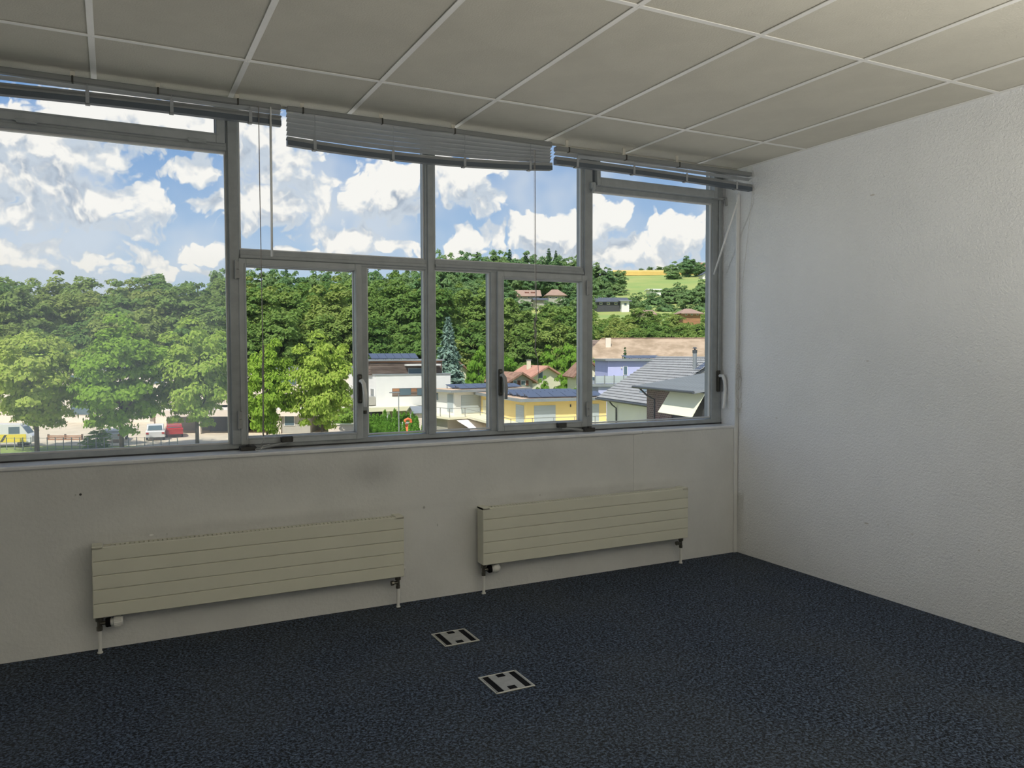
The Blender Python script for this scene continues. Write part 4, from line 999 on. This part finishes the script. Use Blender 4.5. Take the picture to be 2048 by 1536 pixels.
# low white house with terrace
h = House('terrace_house', 'low white house with grey shutters, a railed terrace and solar panels on its flat roof', 908, 90, 35)
w, d = h.fx(1050), h.sy(871); zt = h.fz(908, 783)
h.box('walls', 'renderwhite', 0, w, 0, d, GZ, zt); h.box('roof', 'gravelroof', -.7, w + .5, -.7, d + .5, zt, zt + .18); h.box('roof_edge', 'metalgrey', -.74, w + .54, -.76, -.66, zt - .1, zt + .2); h.box('roof_edge', 'metalgrey', -.78, -.7, -.7, d + .5, zt - .1, zt + .2)
h.panels(7, 1.0, w - .3, .2, d - .2, zt + .18, 2, .35)
h.front('shutter', 'shutter', 922, 959, 790, 826, 0, .05); h.side('shutter', 'shutter', 895, 906, 789, 824, 0, .05)
h.side('shutter', 'winglass', 872, 876, 786, 800, 0, .05)
ztr = h.fz(912, 834, -2.2); ter = h.box('terrace', 'rendercream', -2.2, w, -2.6, d + 1, ztr - .25, ztr)
rl = h.box('railing', 'rail', -2.1, w, -2.55, -2.5, ztr + .95, ztr + 1.0); h.box('railing', 'rail', -2.15, -2.1, -2.55, d, ztr + .95, ztr + 1.0)
for k in range(7): h.box('railing_post', 'rail', -2.1 + k * (w + 2) / 6 - .03, -2.1 + k * (w + 2) / 6 + .03, -2.56, -2.5, ztr, ztr + 1.0)
for k in range(1, 4): h.box('railing_post', 'rail', -2.16, -2.1, -2.55 + k * 2, -2.49 + k * 2, ztr, ztr + 1.0)
h.box('lower_wall', 'rendergrey', -1.6, w, -1.2, d, GZ, ztr - .25)
zaw = ztr - .35
xa_, xb_ = h.fx(913, -2.6), h.fx(958, -2.6)
MB().slabquad([(xa_, -2.62, zaw), (xb_, -2.62, zaw), (xb_ + .3, -4.9, zaw - .75), (xa_ + .3, -4.9, zaw - .75)], .05).build('awning', 'awningw', h.o, world=False)
h.box('patio', 'gravel', -4, w, -9, -1, GZ - .2, GZ + .06)
MB().slabquad([(xa_ + .3, -4.9, zaw - .75), (xb_ + .3, -4.9, zaw - .75), (xb_ + .3, -4.92, zaw - .98), (xa_ + .3, -4.92, zaw - .98)], .02).build('awning_valance', 'awningw', h.o, world=False)

# yellow house
h = House('yellow_house', 'pale yellow flat-roofed house with grey roller shutters and a roof full of solar panels', 1051, 78, 20)
w, d = h.fx(1213), h.sy(962); zt = h.fz(1051, 801)
h.box('walls', 'renderyellow', 0, w, 0, d, GZ, zt); h.box('roof', 'gravelroof', -.75, w + .1, -.75, d + .5, zt, zt + .16)
h.box('roof_edge', 'metalgrey', -.8, w + .12, -.82, -.74, zt - .12, zt + .2); h.box('roof_edge', 'metalgrey', -.84, -.76, -.8, d + .6, zt - .12, zt + .2)
h.panels(6, .4, w - .2, .2, d * .62, zt + .16, 4, .38)
h.front('shutter', 'shutter', 1068, 1111, 811, 850, 0, .04); h.front('shutter', 'shutter', 1181, 1198, 808, 850, 0, .04); h.side('shutter', 'shutter', 1032, 1048, 810, 850, 0, .04)
h.side('shutter', 'rendercream', 966, 975, 800, 850, 0, .04)
zb = h.fz(1060, 848)
h.box('terrace_slab', 'rendercream', -2.6, w + 2, -2.6, d, zb - .25, zb)
h.box('railing', 'rail', -2.5, w + 2, -2.55, -2.5, zb + .75, zb + .8); h.box('railing', 'rail', -2.55, -2.5, -2.55, d, zb + .75, zb + .8)
for k in range(7): h.box('railing_post', 'rail', -2.5 + k * (w + 4.4) / 6, -2.45 + k * (w + 4.4) / 6, -2.55, -2.5, zb, zb + .8)
h.front('wall_lamp', 'darkgutter', 1140, 1141.5, 809, 814, 0, .12)
h.box('porch_post', 'renderyellow', h.fx(966, 2) , h.fx(972, 2), 1.8, 2.2, GZ, zt) if False else None

# chalets
def chalet(label, uc, ul, ur, D, deg, vapex, veave, wall, roof, vbase=800, wins=(), chim=None, zg=GZ, name='chalet', shut=None, over=.7):
    h = House(name, label, uc, D, deg, zg); w, d = h.fx(ur), h.sy(ul)
    um = (uc + ur) / 2; ze = h.fz(ur, veave); zr = h.fz(um, vapex)
    h.gable_walls(w, d, zg, ze, zr, wall); h.gable(w, d, ze, zr, roof, over)
    for (a, b, c_, e_) in wins:
        h.window(a, b, c_, e_)
        if shut:
            q = (b - a) * .55; h.front('shutter', shut, a - q, a - .3, c_, e_, 0, .1); h.front('shutter', shut, b + .3, b + q, c_, e_, 0, .1)
    if chim:
        x = w / 2 + chim[0]; y = d * chim[1]; zc = zr + chim[2]
        cb = h.box('chimney', 'rendercream', x - .25, x + .25, y - .25, y + .25, zr - 1.5, zc); h.box('chimney_cap', 'metalgrey', x - .32, x + .32, y - .32, y + .32, zc, zc + .12, par=cb)
    return h
chalet('small chalet with brown shutters and flower boxes in front of the larger chalet', 1016, 968, 1065, 112, 30, 744, 759, 'rendergrey', 'rooftile', wins=[(1026, 1034, 761, 771), (1041, 1051, 761, 771)], chim=(-1.5, .75, .6), shut='brownshut')
chalet('larger cream chalet with a reddish roof behind the shuttered chalet', 1063, 1024, 1121, 124, 30, 731, 749, 'rendercream', 'roofred', wins=[(1075, 1086, 741, 757)], chim=(-1.0, .6, .8))
chalet('cream house half hidden by the blue spruce with red window flowers', 897, 880, 935, 132, 22, 722, 738, 'rendercream', 'rooftile', wins=[(913, 925, 744, 754)])
hb = chalet('brown-roofed house behind the pale terrace beside the lilac house', 1152, 1135, 1206, 108, 8, 719, 744, 'rendercream', 'rooftile', wins=[(1184, 1190, 753, 762)])

# lilac house
h = House('lilac_house', 'lilac flat-roofed house with a glass-railed terrace below the long barn', 1216, 96, 4)
w = h.fx(1330); d = 9; zt = h.fz(1216, 722)
zter = h.fz(1216, 766)
h.box('walls', 'renderpurple', 0, w, 0, d, zter, zt); h.box('roof', 'metalgrey', -.4, w + .3, -.5, d + .3, zt, zt + .22)
h.panels(4, 2.5, w, 1, 5, zt + .22, 1, .3)
h.window(1246.5, 1255, 732, 750); h.front('wall_lamp', 'rendercream', 1242, 1243.5, 734, 737, 0, .15)
h.box('lower_walls', 'renderpurple', h.fx(1191, -1), w, -3, d, GZ, zter - .3); tr_ = h.box('terrace', 'metalgrey', h.fx(1189, -3) - .3, w, -3.3, d, zter - .3, zter)
xr0 = h.fx(1190, -3.2)
h.box('glass_railing', 'shutter', xr0, h.fx(1285, -3.2), -3.22, -3.18, zter + .1, zter + .95)
for k in range(6): q = xr0 + k * (h.fx(1285, -3.2) - xr0) / 5; h.box('railing_post', 'rail', q - .04, q + .04, -3.3, -3.15, zter, zter + 1.05)

# long barn
h = House('barn', 'long barn with a wide weathered tile roof below the hillside trees', 1168, 132, -2, zg=-7, cat='barn')
w = h.fx(1560); d = 16
ze = h.fz(1182, 718); zr = zz(1182, 677, h.dep(0, d / 2))
h.gable_walls(w, d, -8, ze, zr, 'wood', 'x')
k_ = (zr - ze) / (d / 2)
MB().slabquad([(3.5, d / 2, zr), (w, d / 2, zr), (w + 1, -1.2, ze - k_ * 1.2), (-1, -1.2, ze - k_ * 1.2)], .3).build('roof_plane', 'roofbarn', h.o, world=False)
MB().slabquad([(3.5, d / 2, zr), (w, d / 2, zr), (w + 1, d + 1.2, ze - k_ * 1.2), (-1, d + 1.2, ze - k_ * 1.2)], .3).build('roof_plane', 'roofbarn', h.o, world=False)
mb = MB(); mb.add([(3.5, d / 2, zr), (-1, -1.2, ze - k_ * 1.2), (-1, d + 1.2, ze - k_ * 1.2)], [(0, 1, 2)]); mb.build('roof_hip', 'roofbarn', h.o, world=False)
xc_ = h.fx(1216, 5); h.box('chimney', 'renderbeige', xc_ - .45, xc_ + .45, 4.4, 5.3, zr - 2.5, zz(1216, 676, h.dep(xc_, 5)))
h.box('ridge', 'rooffar', 3.5, w, d / 2 - .25, d / 2 + .25, zr - .05, zr + .12)

# grey tiled house on the right
E1 = np.array([11.27, 64.6]); uE1 = 1024 + F * E1[0] / E1[1]
h = House('tiled_house', 'grey tiled house with a steel flue, dark brick wall and cream awning at the right', uE1, 64.6, 16.3)
zE, zR, run, ln = -2.84, .94, 6.24, 10.8
h.box('walls', 'renderwhite', .7, 2 * run - .7, .4, ln - .4, GZ, zE + .2)
mb = MB().prism([(.7, zE), (2 * run - .7, zE), (run, zR - .35)], 'y', .4, ln - .4); mb.build('gable_wall', 'renderwhite', h.o, world=False)
nc = 18; nw = 36; V = []; Fs = []
sl = math.hypot(run, zR - zE); ux, uz = run / sl, (zR - zE) / sl
def tiled(side):
    mb = MB(); m = nw * 4
    for c_ in range(nc):
        a, b = c_ / nc * sl, (c_ + 1) / nc * sl + .06
        row = []
        for (s_, lift) in ((a, .0), (a, .12), (b, .03)):
            for i in range(m + 1):
                y = -.3 + (ln + .6) * i / m; wv = .035 * math.sin(2 * math.pi * i / 4)
                x = ux * s_ - uz * (lift + wv); z = zE + uz * s_ + ux * (lift + wv)
                row.append((x if side == 0 else 2 * run - x, y, z))
        o_ = len(mb.v); mb.v += row
        for q in range(2):
            for i in range(m): mb.f.append((o_ + q * (m + 1) + i, o_ + q * (m + 1) + i + 1, o_ + (q + 1) * (m + 1) + i + 1, o_ + (q + 1) * (m + 1) + i))
    ob = mb.build('roof_tiles', 'rooftilegrey', h.o, world=False); ob['kind'] = 'stuff'
tiled(0); tiled(1)
MB().slabquad([(-.1, -.25, zE - .02), (-.1, ln + .25, zE - .02), (run, ln + .25, zR - .02), (run, -.25, zR - .02)], .2).build('roof_deck', 'darkgutter', h.o, world=False)
MB().tube([(-.12, -.3, zE - .08), (-.12, ln + .3, zE - .08)], .11, 8).build('gutter', 'darkgutter', h.o, world=False)
MB().tube([(run, -.3, zR + .05), (run, ln + .3, zR + .05)], .12, 8).build('ridge_cap', 'rooftilegrey', h.o, world=False)
MB().tube([(-.12, 8.0, zE - .1), (.2, 8.0, zE - .5), (.6, 8.0, zE - .8), (.62, 8.0, GZ)], .07, 8).build('downpipe', 'darkgutter', h.o, world=False)
yk = 1.0; xk = h.fx(1389.5, yk); Dk = h.dep(xk, yk); zk0 = zE + (zR - zE) * min(1, xk / run) - .2
fl_ = MB().tube([(xk, yk, zk0), (xk, yk, zz(1389, 704, Dk))], .17, 12).build('flue', 'metalgrey', h.o, world=False)
MB().tube([(xk, yk, zz(1389, 706, Dk)), (xk, yk, zz(1389, 700, Dk))], .2, 12).tube([(xk, yk, zz(1389, 697, Dk)), (xk, yk, zz(1389, 694, Dk))], [.2, .1], 12).tube([(xk, yk, zz(1389, 700, Dk)), (xk, yk, zz(1389, 696, Dk))], .08, 8).build('flue_cap', 'darkgutter', fl_, world=False)
def on_roof(x, y, up=.12): return (x - uz * up, y, zE + (zR - zE) * x / run + ux * up)
MB().slabquad([on_roof(4.6, -.2), on_roof(4.6, .7), on_roof(6.0, .7), on_roof(6.0, -.2)], .08).build('solar_panel', 'solar', h.o, world=False)
MB().slabquad([on_roof(1.2, 3.4), on_roof(1.2, 4.3), on_roof(2.1, 4.3), on_roof(2.1, 3.4)], .1).build('roof_window', 'winglass', h.o, world=False)
# the lower wing with the ribbed metal roof
xe, ya, yb, zg_, zu = -2.3, -2.04, -11.5, -1.17, -.27
mb = MB().slabquad([(xe, ya, zg_), (xe, yb, zg_), (4.6, yb, zu + .15), (4.6, ya, zu + .15)], .14)
mb.build('wing_roof', 'roofmetal', h.o, world=False)
r0 = None
for k in range(26):
    y = ya - .15 - k * (ya - yb - .3) / 25
    if r0 is None: r0 = MB().slabquad([(xe, -.03, zg_ + .05), (xe, .03, zg_ + .05), (4.6, .03, zu + .2), (4.6, -.03, zu + .2)], .06).build('roof_rib', 'roofmetal', h.o, world=False); o = r0
    else: o = dup(r0, h.o)
    o.location = (0, y, 0)
MB().tube([(xe - .08, ya + .1, zg_ - .06), (xe - .08, yb, zg_ - .06)], .1, 8).build('gutter', 'darkgutter', h.o, world=False)
MB().tube([(xe - .05, ya - 1.0, zg_ - .1), (xe + .5, ya - 1.3, zg_ - .7), (-1.32, ya - 1.6, zg_ - 1.0), (-1.36, ya - 1.6, GZ)], .07, 8).build('downpipe', 'darkgutter', h.o, world=False)
h.box('brick_wall', 'brick', -1.3, 4.4, ya - .2, h.sy(1343, -1.3), GZ, zg_ - .05)
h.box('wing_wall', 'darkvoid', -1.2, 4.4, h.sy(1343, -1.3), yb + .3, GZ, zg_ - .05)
y1_, y2_ = h.sy(1343, -1.3), yb + .3
MB().slabquad([(-1.35, y1_, zg_ - .15), (-1.35, y2_, zg_ - .15), (-2.35, y2_, zg_ - 1.75), (-2.35, y1_ + .1, zg_ - 1.75)], .05).build('awning', 'awningg', h.o, world=False)
fo = MB()
for k in range(16): r = .22; cx, cy, czz = -1.8 + rt.uniform(-.4, .3), ya - 1.2 - rt.uniform(0, 1.6), -4.3 + rt.uniform(-.4, .3); fo.tube([(cx, cy, czz - r), (cx, cy, czz - r * .5), (cx, cy, czz + r * .5), (cx, cy, czz + r)], [.05, r, r, .05], 6)
fo.build('climbing_roses', 'flower', h.o, world=False)['kind'] = 'stuff'

# houses on the hill
def hill_house(label, u0, u1, v_r, v_e, v_b, D, wall, roof, ridge='x', deg=5, wins=3, hip=False):
    g = ground((u0 + u1) / 2, D); h = House('hill_house', label, u0, D, deg, min(g[2], zz(u0, v_b, D)) - 2); w = h.fx(u1); d = 9
    ze, zr = zz(u0, v_e, D), zz(u0, v_r, D); zr = max(zr, ze + .5)
    if hip:
        h.box('walls', wall, 0, w, 0, d, h.zg, ze); o_ = 1.0; A, B, C_, D_ = (-o_, -o_, ze - .3), (w + o_, -o_, ze - .3), (w + o_, d + o_, ze - .3), (-o_, d + o_, ze - .3); R0, R1 = (w * .32, d / 2, zr), (w * .68, d / 2, zr)
        for f_ in ((A, B, R1, R0), (C_, D_, R0, R1)): MB().slabquad(list(f_), .35).build('roof_plane', roof, h.o, world=False)
        for f_ in ((D_, A, R0), (B, C_, R1)): mb = MB(); mb.add(list(f_), [(0, 1, 2)]); mb.build('roof_plane', roof, h.o, world=False)
    else:
        h.gable_walls(w, d, h.zg, ze, zr, wall, ridge); h.gable(w, d, ze, zr, roof, 1.0, .4, ridge)
    for k in range(wins):
        a = u0 + (u1 - u0) * (k + .3) / wins; h.window(a, a + (u1 - u0) / wins * .4, v_e + (v_b - v_e) * .3, v_e + (v_b - v_e) * .75, fr='rendercream')
    return h
h = hill_house('hillside chalet with two dormers in its pink-brown roof', 1036, 1079, 579, 590, 600, 372, 'rendergrey', 'rooffar')
for uu in (1054, 1066): xk = h.fx(uu, 2); h.box('dormer', 'brownshut', xk - 1, xk + 1, 1.5, 4, zz(uu, 587, 372), zz(uu, 583.5, 372))
hill_house('hillside chalet with a hipped brown roof and a balcony', 1095, 1130, 578, 590, 601, 378, 'rendergrey', 'rooffar', hip=True)
hill_house('low grey roof in front of the two hillside chalets', 1071, 1093, 595, 599, 604, 362, 'rendergrey', 'roofdark', wins=2)
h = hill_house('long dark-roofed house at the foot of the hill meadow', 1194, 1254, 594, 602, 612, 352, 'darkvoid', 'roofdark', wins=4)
hill_house('small white annexe beside the long dark-roofed house', 1243, 1258, 599, 601, 616, 350, 'renderwhite', 'metalgrey', wins=1)
hill_house('pink-roofed cottage half hidden by the field trees', 1284, 1306, 619, 627, 634, 250, 'rendercream', 'rooffar', wins=2)
hill_house('wide-roofed chalet above the right end of the field trees', 1366, 1400, 616, 625, 633, 262, 'wood2', 'rooffar', wins=3, hip=True)
hill_house('orange-roofed farmhouse on top of the hill behind trees', 1398, 1428, 525, 536, 545, 640, 'rendercream', 'roofred', wins=2)
hill_house('white gabled house near the hilltop beside the window frame', 1404, 1430, 541, 549, 560, 560, 'renderwhite', 'roofdark', ridge='y', wins=2)
hill_house('long white shed at the lower edge of the hill meadow', 1300, 1323, 577, 579, 583, 440, 'renderwhite', 'renderwhite', wins=0)

# white works behind the street trees
h = House('works_building', 'long white works building behind the street trees', -90, 108, 0, cat='building')
w = h.fx(715); zt = h.fz(200, 742)
h.box('walls', 'renderbeige', 0, w, 0, 14, GZ, zt); h.box('roof_edge', 'metalgrey', -.2, w + .2, -.25, 14, zt, zt + .35)
for (a, b, c_, e_) in ((20, 55, 752, 768), (62, 98, 752, 768), (140, 176, 750, 768), (184, 216, 750, 768), (300, 330, 752, 768), (430, 462, 756, 770), (505, 540, 756, 770), (560, 592, 756, 770), (20, 60, 812, 830), (140, 180, 812, 830)): h.window(a, b, c_, e_, fr='metalgrey')
h.box('roof_unit', 'metalgrey', h.fx(30), h.fx(70), 3, 6, zt, zt + 1.4)
h = House('garage_building', 'flat-roofed beige garage building with deep shaded bays below the street trees', 300, 92, 2, cat='garage')
w = h.fx(676); zt = h.fz(420, 820); zf = h.fz(420, 833)
h.box('back_wall', 'rendergrey', 0, w, 4.5, 9, GZ, zt); h.box('fascia', 'renderbeige', -.3, w + .3, -.4, 9, zf, zt)
for uu in (302, 395, 480, 556, 664): xk = h.fx(uu); h.box('pillar', 'renderbeige', xk - .22, xk + .22, 0, .45, GZ, zf)
h.box('bay_wall', 'rendergrey', h.fx(535), h.fx(618), .3, 5, GZ, zf); h.window(567, 588, 826, 852, off=.28, fr='renderwhite')
h.box('painted_bay_shade', 'darkvoid', h.fx(400), h.fx(478), 3.0, 4.4, GZ, zf)  # dark block painting in the shade of the garage bay
h = House('yard_wall', 'low brown boarded wall behind the metal fence at the lower left', 92, 86, 0, cat='wall')
w = h.fx(160); zt = h.fz(120, 871)
for k in range(3): h.box('board', 'wood2', 0, w, -.05, .05, GZ + k * (zt - GZ) / 3 + .03, GZ + (k + 1) * (zt - GZ) / 3 - .02)
for k in range(3): h.box('post', 'wood', k * w / 2 - .08, k * w / 2 + .08, .05, .2, GZ, zt + .1)
h = House('yard_wall', 'low beige wall in front of the shrub beside the white boarded house', 655, 84, 0, cat='wall')
h.box('coping', 'rendercream', 0, h.fx(728), -.2, .3, h.fz(690, 848) - .12, h.fz(690, 848)); h.box('wall', 'renderbeige', .05, h.fx(728), -.12, .2, GZ, h.fz(690, 848) - .12)

# garden in front of the white boarded house
h2 = House('garden_shed', 'small grey gabled shed at the right end of the conifer hedge', 831, 84, 20, cat='shed')
w, d = h2.fx(855), 3.0; ze, zr = h2.fz(840, 824), h2.fz(840, 814); h2.gable_walls(w, d, GZ, ze, zr, 'renderbeige', 'x'); h2.gable(w, d, ze, zr, 'metalgrey', .3, .1, 'x')
for (u, vt, w_) in ((738, 829, 19), (746, 828, 19), (754, 828, 19), (762, 830, 18), (769, 820, 19), (778, 829, 18), (789, 818, 21), (799, 828, 19), (807, 825, 20), (816, 825, 20), (825, 824, 20)):
    tree('thuja', u, vt, 84, w_, 'conifer_hedge_plant', 'clipped bright green conifer in the garden hedge', 'conifers of the garden hedge', cat='conifer')
for (u, vt, w_) in ((807, 843, 14), (818, 846, 12), (832, 832, 22), (845, 845, 14)):
    tree('thuja', u, vt, 79, w_, 'young_conifer', 'small pointed conifer standing in front of the garden hedge', 'young conifers before the hedge', cat='conifer')
g = ground(797, 82); lp_ = tag(empty('street_lamp', g), 'slim grey street lamp in front of the white boarded house', 'street lamp')
zt = zz(797, 786, 82); MB().tube([(g[0], g[1], GZ), (g[0], g[1], zt)], [.07, .05], 8).build('pole', 'metalgrey', lp_); MB().box(g[0] - 1.0, g[0] + .1, g[1] - .12, g[1] + .12, zt, zt + .12, .03).build('lamp_head', 'metalgrey', lp_)
g = ground(815, 82); t_ = tag(empty('play_slide', g), 'orange and white plastic toy slide in front of the hedge', 'toy')
zt = zz(815, 838, 82); MB().tube([(g[0] - .35, g[1], zt - .4), (g[0] - .3, g[1], zt - .12), (g[0], g[1], zt), (g[0] + .3, g[1], zt - .12), (g[0] + .35, g[1], zt - .4)], .14, 8).build('arch', 'toy', t_)
MB().slabquad([(g[0] - .3, g[1] - .9, GZ + .1), (g[0] + .3, g[1] - .9, GZ + .1), (g[0] + .3, g[1] + .4, zt - .4), (g[0] - .3, g[1] + .4, zt - .4)], .08).build('slide', 'toy', t_); MB().box(g[0] - .35, g[0] + .35, g[1] + .3, g[1] + .9, GZ, zt - .4).build('ladder', 'white_plastic', t_)

# metal fence along the street, posts one by one
fa, fb_ = plan(-40, 77.5), plan(352, 77.5); L_ = float(np.linalg.norm(fb_ - fa)); fd = (fb_ - fa) / L_
fe = tag(empty('metal_fence', (fa[0], fa[1], GZ), math.atan2(fd[1], fd[0])), 'thin grey metal fence with pale posts along the bottom of the left pane', 'fence')
p0 = None
for k in range(25):
    if p0 is None: p0 = MB().box(-.03, .03, -.03, .03, 0, 1.25).build('post', 'metalgrey', fe, world=False); o = p0
    else: o = dup(p0, fe)
    o.location = (k * L_ / 24, 0, 0)
for zq in (.15, .65, 1.15): MB().box(0, L_, -.012, .012, zq, zq + .03).build('rail', 'metalgrey', fe, world=False)

# vehicles
def car(label, u, D, rz, paint, van=False, Lc=4.4, W=1.8, Hc=1.62, name='car'):
    p = plan(u, D); c_ = tag(empty(name, (p[0], p[1], GZ + .05), YAW + rz), label, 'car' if not van else 'van'); W2 = W / 2
    if van: prof = [(-2.8, .45), (2.7, .45), (2.75, 1.1), (2.35, 1.3), (1.7, 2.25), (-2.7, 2.4), (-2.8, 2.3)]
    else: prof = [(-2.15, .38), (2.15, .38), (2.2, .75), (1.9, .92), (1.05, 1.02), (-1.9, 1.08), (-2.2, .95)]
    def body(pf, ww, nm, mt):
        mb = MB(); n = len(pf)
        mb.add([(x, -ww, z) for x, z in pf] + [(x, -ww - .05, z) if False else (x, ww, z) for x, z in pf], [tuple(range(n)), tuple(range(2 * n - 1, n - 1, -1))] + [(i, (i + 1) % n, (i + 1) % n + n, i + n) for i in range(n)])
        return mb.build(nm, mt, c_, world=False)
    body(prof, W2, 'body', paint)
    if not van:
        cab = [(-2.05, 1.02), (1.0, 1.0), (.35, Hc - .06), (-.2, Hc), (-1.6, Hc - .04), (-1.95, 1.3)]; body(cab, W2 - .12, 'cabin', paint)
        mb = MB()
        for s in (-1, 1): mb.prism([(-1.75, 1.08), (.72, 1.06), (.28, Hc - .14), (-1.5, Hc - .12)], 'y', s * (W2 - .125), s * (W2 - .105))
        mb.build('side_windows', 'winglass', c_, world=False)
        MB().slabquad([(-2.02, -W2 + .22, 1.12), (-2.02, W2 - .22, 1.12), (-1.72, W2 - .28, Hc - .1), (-1.72, -W2 + .28, Hc - .1)], -.04).build('rear_window', 'winglass', c_, world=False)
        MB().slabquad([(.98, -W2 + .2, 1.06), (.98, W2 - .2, 1.06), (.42, W2 - .26, Hc - .1), (.42, -W2 + .26, Hc - .1)], .04).build('windscreen', 'winglass', c_, world=False)
        for s in (-1, 1): MB().box(-2.22, -2.14, s * (W2 - .3), s * (W2 - .03), .72, .9).build('tail_light', 'carred', c_, world=False)
    else:
        MB().slabquad([(2.32, -.8, 1.36), (2.32, .8, 1.36), (1.76, .75, 2.16), (1.76, -.75, 2.16)], .04).build('windscreen', 'winglass', c_, world=False)
        for s in (-1, 1):
            MB().box(.6, 1.6, s * W2 - .02, s * W2 + .02, 1.35, 2.05).build('side_window', 'winglass', c_, world=False); MB().box(-2.75, 2.2, s * W2 - .015, s * W2 + .015, .5, 1.3).build('stripe', 'vanyellow', c_, world=False)
            for q in range(5): MB().prism([(-2.6 + q * .6, .55), (-2.35 + q * .6, .55), (-1.95 + q * .6, 1.25), (-2.2 + q * .6, 1.25)], 'y', s * W2 - .02, s * W2 + .02).build('chevron', 'darkvoid', c_, world=False)
    w0 = None
    for x in (-1.35, 1.35) if not van else (-1.7, 1.7):
        for s in (-1, 1):
            if w0 is None:
                mb = MB().tube([(0, -.11, 0), (0, .11, 0)], .34, 14); w0 = mb.build('wheel', 'tyre', c_, world=False); o = w0
            else: o = dup(w0, c_)
            o.location = (x, s * (W2 - .1), .34)
car('white sport utility car seen from behind in the garage bay', 309, 87, math.radians(113), 'carwhite', Hc=1.7, W=1.88)
car('white car half hidden behind the trunk of the tallest street tree', 229, 85, math.radians(106), 'carwhite', Hc=1.45)
car('small red car in the shade of the garage building', 346, 90, math.radians(114), 'carred', Hc=1.45)
car('white and yellow van at the lower left corner of the view', 8, 80, math.radians(12), 'carwhite', True, name='van')
